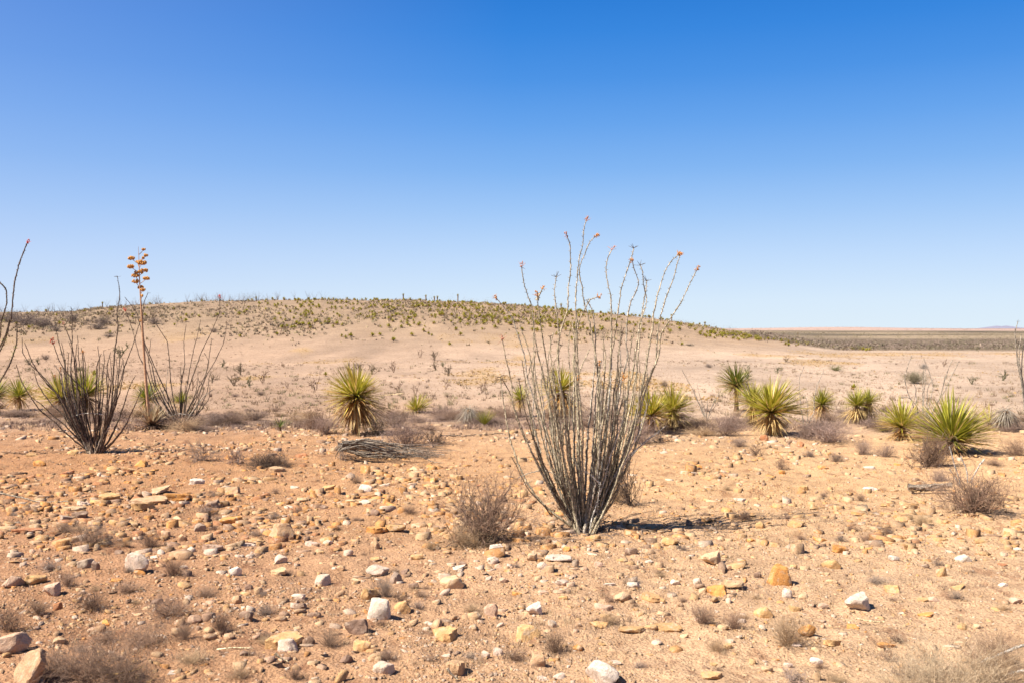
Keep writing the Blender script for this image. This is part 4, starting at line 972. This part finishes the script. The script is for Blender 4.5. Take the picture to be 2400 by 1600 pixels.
gl = np.random.default_rng(88); P0=[];P1=[];C_=[]
fo = at(1352,1243)
for i in range(170):
    a_ = gl.uniform(0,6.28); r_ = abs(gl.normal(0,.42)); x_ = fo.x+.1+math.cos(a_)*r_*1.3; y_ = fo.y+math.sin(a_)*r_*.9; b_ = gl.uniform(0,6.28); L_ = gl.uniform(.04,.22)
    z_ = h1(x_,y_); P0.append([x_,y_,z_+.006]); P1.append([x_+math.cos(b_)*L_,y_+math.sin(b_)*L_,z_+gl.uniform(.005,.06)])
V,F = segs(P0,P1,np.full(170,.0035),np.full(170,.0015)); new('twig_litter', mesh_np('twig_litter',V,F,M_TWIGA,False,np.tile([.22,.165,.13],(len(V),1))), label='broken twigs littering the ground round the foot of the central ocotillo', cat='twigs', kind='stuff')
# ------------------------------------------------------------------ dried agave with flower stalk
def agave():
    g = np.random.default_rng(77); bp = at(355,1004); Y = bp.y; s = Y/FPX; B = np.array(bp)
    root = new('agave', None, loc=bp, label='dried agave with a tall orange flower stalk rising above the left hillside', cat='agave')
    cp = [(847,205),(850,260),(853,360),(857,460),(866,600),(875,760),(885,900),(896,1060),(908,1200),(915,1250)]
    P = np.array([pt(x/S1, 500+y/S1, Y) for x,y in cp])[::-1]-B
    Q = resample(P,.05); n = len(Q); V,F = tube(Q, np.interp(np.linspace(0,1,n),[0,.5,.75,1],[.030,.021,.012,.003])*(1+.05*g.normal(size=n)), 8)
    st = new('flower_stalk', mesh_np('stalk', V, F, M_STALK, True), root)
    cl = [(805,275,38,20),(870,302,56,24),(800,326,38,20),(884,350,44,18),(850,362,50,20),(826,382,42,18),(895,398,40,16),(828,417,38,20),(860,453,34,16),(874,468,28,14),(893,257,22,14),(877,273,14,10),(880,222,22,6),(870,505,12,12),(842,298,20,10)]
    D,Fi = ICO[1]
    for (x,y,wq,hq) in cl:
        C = pt(x/S1, 500+y/S1, Y+g.uniform(-.12,.12))-B
        ax = np.interp(y,[p[1] for p in cp],[p[0] for p in cp]); J = pt(ax/S1, 500+(y+34)/S1, Y)-B
        mid = (C+J)/2 + np.array([0,0,-.02]); bp_ = np.array([J,mid,C])
        V,F = tube(resample(bp_,.03), .0055, 4); br = new('flower_branch', mesh_np('branch', V, F, M_STALK, True), root)
        mb = MB()
        for i in range(int(10+wq*hq/18)):
            q = g.normal(0,1,3); q /= max(1,np.linalg.norm(q)); q = q*np.array([wq/S1*s*.5,wq/S1*s*.4,hq/S1*s*.42]); r = g.uniform(.008,.014)
            mb.add(D*np.array([r,r,r*1.7])+q, Fi)
        o = new('flower_cluster', mesh_np('cluster', np.vstack(mb.V), np.vstack(mb.F), M_AG), br); o.location = Vector(C)
    # dead rosette
    for i in range(190):
        th, ph = R(g.uniform(5,100)), g.uniform(0,6.28); d = np.array([math.sin(th)*math.cos(ph),math.sin(th)*math.sin(ph),math.cos(th)])
        x,y,z = frame(d,g); Lk = s*g.uniform(34,58); dry = th > .9; me = (DLm if dry else GLm)[g.integers(4)]
        if dry: c = [(.26,.15,.09),(.20,.11,.07),(.14,.08,.055)][g.integers(3)]
        else: c = [(.42,.32,.22),(.50,.40,.28),(.30,.19,.12)][g.integers(3)]
        o = new('dry_leaf', me, root, color=c); ws = 3.0
        o.matrix_local = Matrix(((x.x*Lk*ws,y.x*Lk,z.x*Lk,d[0]*.05),(x.y*Lk*ws,y.y*Lk,z.y*Lk,d[1]*.05),(x.z*Lk*ws,y.z*Lk,z.z*Lk,.06),(0,0,0,1)))
agave()

# ------------------------------------------------------------------ dead wood lying about
def stick_bundle(name, label, paths, Y, r0, r1, tone, cat='dead wood', part='branch', yr=.25, seed=3, lift=True):
    g = np.random.default_rng(seed); c0 = paths[0][0]; bp = pt(c0[0], c0[1], Y); bp[2] = h1(bp[0], Y)
    root = new(name, None, loc=Vector(bp), label=label, cat=cat)
    for pth in paths:
        k = g.uniform(-yr,yr); P = np.array([pt(x,y,Y+k) for x,y in pth])
        if lift: P[:,2] = np.maximum(P[:,2], hfull(P[:,0],P[:,1])+.012)
        me, Q = cane_mesh(P-bp, r0*g.uniform(.6,1.1), r1, g, thorns=False, sides=5)
        new(part, me, root, color=tuple(np.array(CC[tone] if isinstance(tone,str) else tone)*g.uniform(.6,1.35)))
    return root
g = np.random.default_rng(31); paths = []
for i in range(46):
    y0 = 1048 + g.normal(0,5); e = 880 + 195*g.random()**1.3; x0 = 798+g.uniform(-5,10); n_ = 9
    xs_ = np.linspace(x0, e, n_); k_ = (xs_-x0)/(e-x0); ym = g.uniform(1026,1068); ye = 1050+.07*(e-880)+g.normal(0,7)
    ys_ = np.interp(xs_, [x0, x0+45, x0+110, max(e,x0+111)], [y0, ym, (ym*.45+ye*.55), ye]) + np.r_[0, np.cumsum(g.normal(0,1.9,n_-1))]
    paths.append(list(zip(xs_,ys_)))
for i in range(7):
    y0 = 1046+g.normal(0,5); paths.append([(802,y0),(795+g.uniform(-5,4),y0+g.uniform(-16,18)),(790+g.uniform(-8,6),y0+g.uniform(-22,30))])
Yd = at(850,1075).y
stick_bundle('dead_ocotillo','uprooted grey ocotillo lying on its side, centre left', paths, Yd, .0145, .003, (.20,.16,.135), cat='dead wood', yr=.4)
shrub(905,1068,150,30,'open','dark','tangle of dark twigs lying across the uprooted ocotillo', bi=0)
shrub(985,1070,130,20,'open','brown','flattened brown twigs at the right end of the uprooted ocotillo', bi=1)
shrub(800,1078,46,36,'open','grey','gnarled root end of the uprooted ocotillo', bi=2)
g = np.random.default_rng(33)
stick_bundle('log','grey weathered log with a splintered dark end on the right',[[(2128,1140+g.uniform(-6,6)),(2150,1144+g.uniform(-8,6)),(2190,1140+g.uniform(-8,8)),(2232,1136+g.uniform(-6,6))] for i in range(14)], at(2170,1152).y, .017,.006,(.25,.195,.16), yr=.16, part='splinter')
stick_bundle('fallen_branch','long thin dead branch lying behind the central ocotillo',[[(1030,1030),(1100,1022),(1180,1014)]], at(1080,1022).y, .014,.006,'dark', yr=0)
stick_bundle('fallen_cane','grey fallen cane under the big dry-skirted yucca',[[(835,1030),(862,1033),(885,1035),(905,1040)]], at(870,1034).y, .016,.008,'white', yr=0)
stick_bundle('fallen_stick','pale stick in front of the uprooted ocotillo',[[(994,1072),(1015,1083),(1040,1096)]], at(1010,1085).y, .010,.004,(.3,.24,.19), yr=0)
stick_bundle('fallen_stick','pale forked stick on the left in front of the left ocotillo',[[(0,1155),(50,1165),(95,1180),(160,1188)]], at(80,1178).y, .012,.005,(.42,.34,.27), yr=0)
stick_bundle('dead_leaf','curled pale dead leaf in front of the tilted ochre slab',[[(645,1530),(662,1545),(674,1560),(677,1576)]], at(660,1560).y, .009,.003,(.55,.44,.30), yr=0, cat='dead leaf')
stick_bundle('dead_leaf','straight pale dead leaf left of the tilted ochre slab',[[(508,1528),(550,1525),(592,1522)]], at(550,1528).y, .006,.003,(.52,.42,.28), yr=0, cat='dead leaf')
stick_bundle('dead_leaf','pale twisted leaf at the bottom edge, left of centre',[[(1048,1565),(1058,1582),(1072,1600)]], at(1055,1590).y, .010,.004,(.6,.5,.36), yr=0, cat='dead leaf')
stick_bundle('dead_leaf','long pale dead leaf on the sand in the right foreground',[[(2005,1448),(2040,1456),(2076,1470)]], at(2040,1460).y, .006,.003,(.6,.48,.30), yr=0, cat='dead leaf')
stick_bundle('dead_leaf','golden dead leaf beside the left fuzzy bush',[[(250,1588),(295,1578),(338,1560)]], at(300,1590).y, .006,.003,(.42,.27,.11), yr=0, cat='dead leaf')
stick_bundle('fallen_branch','grey thorny branch poking in from the right edge, upper one',[[(2420,1502),(2360,1525),(2298,1552)]], at(2350,1575).y, .012,.006,'white', yr=0)
stick_bundle('fallen_branch','grey thorny branch poking in from the right edge, lower one',[[(2420,1566),(2380,1573),(2333,1587)]], at(2350,1600).y, .010,.005,'white', yr=0)
stick_bundle('bleached_stems','pale bleached stems standing out of the sprawling right-hand bush',[[(2225,1045),(2235,1080),(2248,1115),(2252,1140)],[(2252,1068),(2268,1100),(2268,1130)],[(2308,1075),(2290,1095),(2275,1130)],[(2225,1098),(2240,1120),(2250,1140)]], at(2260,1160).y, .010,.006,'white', yr=.05, part='stem', lift=False)
stick_bundle('fallen_stick','thin dark stick lying right of the sprawling bush',[[(2330,1160),(2370,1166),(2420,1172)]], at(2370,1168).y, .010,.005,'dark', yr=0)
# straw stem crossing the big yucca
stick_bundle('yucca_stalk','pale straight stalk sticking out to the right of the big skirted yucca',[[(868,928),(905,925),(945,921)]], at(830,1018).y-.1, .008,.005,(.55,.42,.26), yr=0, lift=False)

# ------------------------------------------------------------------ plants on the plain
def cholla_mesh(seed, dense=False):
    g = np.random.default_rng(seed); P0=[];P1=[];r0=[];r1=[]
    def walk(p,d,L,r,lev):
        for i in range(3):
            d = d+g.normal(0,.18,3); d[2]+=.12; d/=np.linalg.norm(d); q=p+d*L/3; P0.append(p);P1.append(q);r0.append(r*1.3);r1.append(r*1.05);p=q
            if lev<(4 if dense else 3) and i>=0 and g.random()<.75:
                e=d+g.normal(0,.7,3); e/=np.linalg.norm(e); walk(p,e,L*.62,r*.8,lev+1)
    for i in range(3 if not dense else 5):
        a=g.uniform(0,6.28); sp=g.uniform(.2,.7); walk(np.array([g.normal(0,.03),g.normal(0,.03),0]),np.array([math.cos(a)*math.sin(sp),math.sin(a)*math.sin(sp),math.cos(sp)]),.42,.020,1)
    P0=np.array(P0);P1=np.array(P1); hi=P1[:,2].max(); S=np.array([1/hi]*3); V,F=segs(P0*S,P1*S,r0,r1)
    return mesh_np('cholla',V,F,M_TWIG)
CH = [cholla_mesh(200+i, i>=3) for i in range(6)]
PLAIN = [(616,897,35,'b'),(665,861,14,'b'),(675,910,19,'b'),(738,914,33,'b'),(922,872,29,'b'),(985,838,23,'b'),(1018,844,23,'d'),(1022,866,22,'d'),(1050,880,28,'d'),(1046,912,30,'b'),(1130,920,31,'b'),
 (973,926,28,'b'),(933,919,26,'b'),(823,876,28,'d'),(845,870,26,'d'),(872,877,26,'d'),(520,860,19,'g'),(563,878,31,'d'),(547,904,28,'d'),(584,907,27,'g'),(496,897,23,'d'),(283,838,30,'g'),(300,815,14,'g'),(230,800,10,'g'),
 (69,855,17,'g'),(90,855,21,'g'),(448,914,36,'b'),(425,892,26,'b'),(1751,888,34,'g'),(1821,874,19,'g'),(1843,848,12,'d'),(2212,859,19,'b'),(2195,864,10,'b'),(2277,900,21,'g'),(2350,892,26,'g'),(1108,876,12,'b'),(1038,860,14,'g'),(1500,800,8,'b')]
for i,(px,py,h,k) in enumerate(PLAIN):
    p = at(px,py); s = h*p.y/FPX; me = CH[(i%3) if k=='b' else 3+i%3]
    o = new('cholla', me, loc=p, color={'b':(.19,.12,.08),'d':(.17,.125,.08),'g':(.125,.12,.06)}[k]); o.scale=(s*random.uniform(.9,1.3),s,s); o.rotation_euler=(0,0,random.uniform(0,6))
    set_label(o, {'b':'bare plain cholla','d':'dense plain cholla','g':'greenish plain cholla'}[k], px, py, 'cholla', 'chollas on the plain')
for i,(px,py,wq,h,t,nm) in enumerate([(1960,868,36,14,(.16,.155,.06),'low green shrub on the plain behind the skirted yuccas'),(2144,898,64,30,(.17,.15,.09),'rounded grey green shrub on the plain behind the thin right ocotillo'),(2165,864,26,14,(.25,.22,.19),'small grey shrub on the plain above the rounded grey green one'),(1661,861,22,10,(.22,.17,.14),'small grey shrub on the plain left of the trunked yucca'),
   (501,779,24,12,(.2,.15,.12),'small purplish shrub at the foot of the left hillside'),(107,843,24,14,(.25,.18,.14),'pale brown shrub on the plain by the left edge'),(1556,905,28,14,(.22,.16,.12),'small grey shrub on the plain right of the central ocotillo'),(185,868,34,10,(.13,.12,.07),'low dark shrub behind the left ocotillo on the plain'),(1616,810,20,5,(.12,.10,.07),'tiny dark shrub far out on the plain')]):
    p = at(px,py); s = p.y/FPX; o = new('shrub', BM['round'][i%4], loc=p, color=t, label=nm, cat='shrub', group='shrubs on the plain'); o.scale=(wq*s,wq*s,h*s)
# small yuccas: one unit head mesh per variant, for the plain and the hill
def mini_yucca(seed, n, dry):
    g = np.random.default_rng(seed); mb = MB()
    for i in range(n):
        dr = g.random() < dry; th = R(g.uniform(0,92) if not dr else g.uniform(80,115)); ph = g.uniform(0,6.28)
        d = np.array([math.sin(th)*math.cos(ph),math.sin(th)*math.sin(ph),math.cos(th)]); e = np.cross(d,[.2,.1,1]); e/=np.linalg.norm(e)
        L = .5*g.uniform(.8,1.05); c0 = np.array([g.normal(0,.07),g.normal(0,.07),.20]); w_=.05
        c = DRYS[g.integers(5)] if dr else tuple(v*.84 for v in GREENS[[0,1,3,1][g.integers(4)]])
        mb.add([c0+e*w_,c0-e*w_,c0+d*L*.5-e*w_,c0+d*L*.5+e*w_,c0+d*L],[[0,1,2],[0,2,3],[3,2,4]],c,[0,0,.5,.5,1])
    V,F = tube(np.array([[0,0,-.1],[0,0,.18]]),.06,5); mb.add(V,F,(.18,.12,.08),.5)
    return mb.build('hill_yucca', M_LEAFA), mb
MY = [mini_yucca(300+i, 56, .34) for i in range(5)]
for px,py,h in [(763,880,17),(2000,912,24),(220,880,24),(2078,1000,0)]:
    if not h: continue
    p = at(px,py); s = h*p.y/FPX; o = new('small_yucca', MY[px%5][0], loc=p); o.scale=(s,s,s); set_label(o,'tiny solitary green yucca out on the plain',px,py,'yucca','small yuccas on the plain')

# hillside cover: yuccas and grey shrubs, 300 individuals each at most, the rest joined
def hill_points(n, seed, bias):
    g = np.random.default_rng(seed); out=[]
    while len(out) < n:
        px = g.uniform(-40,2050); sk = np.interp(px,SKX,SKY); foot = np.interp(px,[0,400,800,1200,1500,1800,2050],[775,790,795,805,800,806,824])
        f = g.random()**bias; py = sk+1.0+(foot-sk)*f
        dens = {0:np.interp(px,[-40,500,750,1200,1500,2050],[.03,.13,.7,1,.85,.8]),1:np.interp(px,[-40,300,700,1200,2050],[1,1,.6,.35,.35])}[seed%2]
        f = f*(1+.35*fbm(np.array([px*.012]),np.array([3.7]),3,seed+5)[0]); f = min(f,1.12)
        py = sk+1.0+(foot-sk)*f
        dens *= 1-.93*float(sstep(.35,.85,f))
        if seed%2 and px < 420: dens *= .55
        dens *= float(np.clip(.75+1.6*fbm(np.array([px*.018]),np.array([py*.06]),3,seed)[0],.12,1))
        if g.random() > dens: continue
        p = at(px,py)
        if p.y > 420 or p.y < 60: continue
        out.append((px,py,p,f))
    return out
def hill_kind(pts, ind, meshes, name, cat, group, sizef, labf, mbs, mat, colf=None, stuffname='', stufflabel=''):
    sm = .92 if cat == 'yucca' else 1.2; g = np.random.default_rng(99); pts = sorted(pts, key=lambda q: q[2].y)
    rest = MB()
    for i,(px,py,p,f) in enumerate(pts):
        s = sizef(g, f); a = g.uniform(0,6.28); k = g.integers(len(meshes)); c = colf(g) if colf else None
        if i < ind:
            o = new(name, meshes[k], loc=p, color=c); o.scale=(s*1.05,s,s); o.rotation_euler=(0,0,a)
            set_label(o, ('large ' if s > sm else 'small ')+labf(f,px), px, py, cat, group)
        else:
            V,F,C,A_ = mbs[k]; ca,sa=math.cos(a),math.sin(a)
            W_ = np.stack([V[:,0]*ca-V[:,1]*sa,V[:,0]*sa+V[:,1]*ca,V[:,2]],1)*s+np.array(p)
            rest.add(W_,F,C if c is None else np.array(c),A_)
    if rest.n: new(stuffname, rest.build(stuffname, mat), label=stufflabel, cat=cat, kind='stuff')
def zone(f,px):
    v = 'crest of the' if f < .06 else 'top of the' if f < .14 else 'upper' if f < .26 else 'mid-upper' if f < .4 else ('middle' if f < .6 else 'lower' if f < .8 else 'foot of the')
    hs2 = [(120,'the far left yucca'),(230,'the left ocotillo'),(345,'the dried agave'),(450,'the second ocotillo'),(560,'the matted brown clump'),(680,'the tan pyramid rock'),(790,'the twig heap'),(880,'the big skirted yucca'),(980,'the low green yucca'),(1080,'the grey dead head'),(1180,'the round twiggy bush'),(1290,'the ocotillo canes'),(1400,'the central ocotillo'),(1530,'the yucca pair'),(1640,'the small leafless ocotillo'),(1750,'the trunked yucca'),(1860,'the big round yucca'),(9999,'the twin-headed yucca')]
    h = next(n_ for x_, n_ in hs2 if px < x_)
    return v, h
_regs = {}
def hill_label(kind):
    def fn(f,px):
        v,h = zone(f,px); return f'{kind}, {v} hillside, above {h}'
    return fn
_set_label_orig = set_label
def set_label(o, base, px, py, cat, group):
    if 'hillside' in base:
        o['category'] = cat; o['group'] = cat+'s on the hillside'; _reg.setdefault(base, []).append((o, px, py))
    else: _set_label_orig(o, base, px, py, cat, group)
ymb = [(np.vstack(m.V),np.vstack(m.F),np.vstack(m.C),np.concatenate(m.A)) for _,m in MY]
hill_kind(hill_points(1150,302,1.25), 300, [m for m,_ in MY], 'hill_yucca','yucca','',lambda g,f: g.uniform(.6,1.25), hill_label('green yucca'), ymb, M_LEAFA, stuffname='hillside_yuccas', stufflabel='many small green yuccas covering the far upper hillside')
def mini_shrub(seed):
    g = np.random.default_rng(seed); P0,P1,R0,R1 = grow(g,'open'); k = g.random(len(P0)) < min(1, 40/len(P0)); V,F = segs(P0[k],P1[k],R0[k]*2.6+.010,R1[k]*1.8+.007)
    return mesh_np('hill_shrub',V,F,M_TWIG), (V,F,np.ones((len(V),3)),np.zeros(len(V)))
MS = [mini_shrub(400+i) for i in range(5)]
hill_kind(hill_points(1500,303,1.0), 260, [m for m,_ in MS],'hill_shrub','shrub','',lambda g,f: g.uniform(.6,1.0)+1.3*g.random()**3, hill_label('grey leafless shrub'), [b for _,b in MS], M_TWIGA, lambda g: tuple(np.array([(.25,.19,.15),(.21,.165,.13),(.17,.15,.08),(.29,.22,.17)][g.integers(4)])*g.uniform(.8,1.2)), 'hillside_shrubs','many small grey shrubs covering the far hillside')
# taller trunked yuccas and stems breaking the skyline
for px,hh in [(945,14),(998,13),(1018,11),(1025,13),(1073,20),(240,12),(1315,14),(600,8),(1574,16),(1652,10),(1870,20)]:
    p = at(px, np.interp(px,SKX,SKY)+2.5); s = hh*p.y/FPX
    r_ = new('tree_yucca', None, loc=p); g = np.random.default_rng(px)
    V,F = tube(np.array([[0,0,-.2],[.02,0,s*.5],[0,0,s*.85]]), .14, 6); new('trunk', mesh_np('trunk',V,F,M_TRUNK), r_)
    c = new('crown', MY[px%5][0], r_, loc=(0,0,s*.70)); c.scale=(.9,.9,.9)
    set_label(r_, f'trunked yucca, hillside crest, above {zone(0,px)[1]}', px, p.z, 'yucca','')
# bare thorn thicket and skyline twigs on the left of the hill (ocotillos far off)
g = np.random.default_rng(55); P0=[];P1=[]
for i in range(50):
    px = g.uniform(-30,760); p = np.array(at(px, np.interp(px,SKX,SKY)+2)); 
    for k in range(7):
        d = g.normal(0,.35,3); d[2]=1; d/=np.linalg.norm(d); P0.append(p); P1.append(p+d*g.uniform(1.2,2.6))
V,F = segs(P0,P1,np.full(len(P0),.022),np.full(len(P0),.008)); me = mesh_np('far_ocotillos',V,F,M_TWIGA,False,np.tile([.22,.18,.16],(len(V),1)))
new('far_ocotillos', me, label='hazy thicket of bare far-off ocotillos along the left crest', cat='ocotillo', kind='stuff')
for i,(px,py,wq,h) in enumerate([(60,762,90,34),(100,768,60,28),(170,755,40,24),(240,762,50,22),(20,755,60,30),(230,772,40,16),(130,776,36,12),(360,760,40,18),(255,790,30,10)]):
    p = at(px,py); s = p.y/FPX; o = new('thorn_shrub', BM['round'][i%4], loc=p, color=(.19,.145,.125)); o.scale=(wq*s,wq*s,h*s*.9); set_label(o,'grey thorn shrub on the slope',px,py,'shrub','thorn shrubs at the left')

# ------------------------------------------------------------------ tiny grass tufts on the plain, and the far scrub
def blades(name, n, y0, y1, hgt, wdt, cols, seed, label, tmin=-.56, tmax=.56, nb=6, spread=.6, mask=None):
    g = np.random.default_rng(seed); Y = y0*(y1/y0)**g.random(n*3); X = g.uniform(tmin,tmax,n*3)*Y
    if mask is not None:
        k = g.random(len(X)) < mask(X,Y); X=X[k];Y=Y[k]
    X=X[:n];Y=Y[:n]; Z = hfull(X,Y); m=len(X)
    H = hgt*g.uniform(.5,1.2,m)
    V=[];C=[]; cc = np.array(cols)[g.integers(len(cols),size=m)]*g.uniform(.8,1.2,(m,1))
    for b in range(nb):
        a = g.uniform(0,6.28,m); o = g.normal(0,spread*H.mean()*.6,(m,2)); w_ = wdt*g.uniform(.6,1.3,m)
        bx = X+o[:,0]; by = Y+o[:,1]; dx=np.cos(a)*w_; dyy=np.sin(a)*w_; tx=g.normal(0,.45,m)*H; ty=g.normal(0,.45,m)*H
        V.append(np.stack([np.stack([bx-dx,by-dyy,Z-.02],1),np.stack([bx+dx,by+dyy,Z-.02],1),np.stack([bx+tx,by+ty,Z+H],1)],1)); C.append(np.repeat(cc,3,0))
    V = np.stack(V,1).reshape(-1,3); C = np.stack([c.reshape(m,3,3) for c in C],1).reshape(-1,3)
    F = np.arange(len(V)).reshape(-1,3); new(name, mesh_np(name,V,F,M_TWIGA,False,C), label=label, cat='grass', kind='stuff')
blades('dry_grass', 17000, 40, 210, .07, .013, [(.34,.235,.15),(.30,.205,.135),(.26,.18,.12),(.38,.26,.13)], 61, 'short dry grass dotted over the sandy plain', mask=lambda X,Y: np.clip(.45+1.3*fbm(X*.1,Y*.05,3,64),.08,1))
blades('hill_scrub', 7000, 128, 285, .42, .10, [(.29,.215,.15),(.24,.18,.125),(.33,.26,.14),(.22,.18,.11),(.36,.27,.17)], 63, 'fine dry scrub and grass speckling the hillside', tmin=-.56, tmax=.36, mask=lambda X,Y: np.clip(.4+1.9*fbm(X*.05,Y*.03,3,62),.03,1)*sstep(.5,4,hbig(X,Y)+1.2))
blades('plain_scrub', 1500, 44, 150, .22, .02, [(.22,.155,.105),(.27,.19,.12),(.20,.17,.09)], 66, 'scattered low brown scrub tufts on the plain', nb=12, spread=.9, mask=lambda X,Y: np.clip(.2+1.3*fbm(X*.07,Y*.05,3,68),.03,1))
blades('golden_grass', 6500, 55, 170, .10, .04, [(.44,.28,.09),(.38,.25,.10)], 65, 'golden grass in low streaky patches on the plain', mask=lambda X,Y: sstep(.30,.5,fbm(X*.11+3,Y*.05+9,3,38))+.006)
blades('edge_brush', 2800, 17.6, 27, .075, .006, [(.30,.215,.17),(.26,.18,.14),(.36,.26,.18)], 70, 'carpet of fine dead brush along the terrace edge', nb=26, spread=1.3, mask=lambda X,Y: np.clip(.5+1.3*fbm(X*.5,Y*.5,3,71),.03,1))
blades('foreground_grass', 2600, 4.5, 20, .035, .0022, [(.33,.24,.16),(.22,.16,.12),(.4,.3,.18)], 67, 'tiny dry grass stubble between the stones', nb=14, spread=1.2, mask=lambda X,Y: np.clip(.15+1.4*fbm(X*.9,Y*.9,3,69),.02,1))
def scrub(name, n, y0, y1, t0, t1, hh, cols, seed, label, npow=1.0):
    g = np.random.default_rng(seed); Y = y0+(y1-y0)*g.random(n)**npow; X = g.uniform(t0,t1,n)*Y
    k = ((hbig(X,Y) < 3.5) | (Y > 1200)) & (fbm(X*.012,Y*.005,3,seed%50) > -.08); X=X[k];Y=Y[k]; m=len(X); Z=hbig(X,Y); q=36
    u = g.normal(0,1,(m,q,3)); u/=np.linalg.norm(u,axis=2)[:,:,None]; u*=g.uniform(.5,1,(m,q,1)); H=hh*g.uniform(.5,1.2,m); Wd=H*g.uniform(.8,1.5,m)
    c = np.stack([X,Y,Z],1)[:,None,:]+u*np.stack([Wd,Wd,H*.5],1)[:,None,:]+np.array([0,0,1])*(H*.45)[:,None,None]
    e = g.normal(0,1,(m,q,2,3))*(H*.10)[:,None,None,None]; V = np.stack([c,c+e[:,:,0],c+e[:,:,1]],2).reshape(-1,3)
    cc = np.array(cols)[g.integers(len(cols),size=m)]*g.uniform(.75,1.25,(m,1)); C=np.repeat(cc,q*3,0)
    new(name, mesh_np(name,V,np.arange(len(V)).reshape(-1,3),M_TWIGA,False,C), label=label, cat='scrub', kind='stuff')
scrub('grey_scrub', 5200, 205, 620, .24, .62, 1.35, [(.22,.165,.13),(.19,.145,.115),(.25,.19,.145),(.16,.14,.085)], 71, 'belt of grey leafless scrub beyond the plain on the right', 1.3)
scrub('green_scrub', 2600, 620, 2300, .2, .6, 1.7, [(.22,.185,.11),(.20,.165,.10),(.26,.205,.14)], 73, 'green speckled scrub on the far rise below the horizon')
scrub('ridge_scrub', 1100, 2600, 7800, .2, .6, 4.0, [(.24,.18,.16),(.3,.22,.18)], 75, 'dots of scrub on the pale far ridge')
g = np.random.default_rng(81)
for i,(px,py,wq,h) in enumerate([(2115,820,24,9),(2235,822,30,10),(2290,824,34,16),(2320,828,28,12),(2345,826,30,12),(2370,832,30,14),(2180,818,22,8),(2210,818,26,9),(2250,818,26,9),(1965,808,24,12),(2395,830,24,12)]):
    p = at(px,py); s = p.y/FPX; o = new('round_shrub', MS[i%5][0], loc=p, color=(.17,.15,.07)); o.scale=(wq*s,wq*s,h*s*1.2); set_label(o,'olive shrub at scrub edge',px,py,'shrub','olive shrubs at the near edge of the scrub belt')
finish_labels()
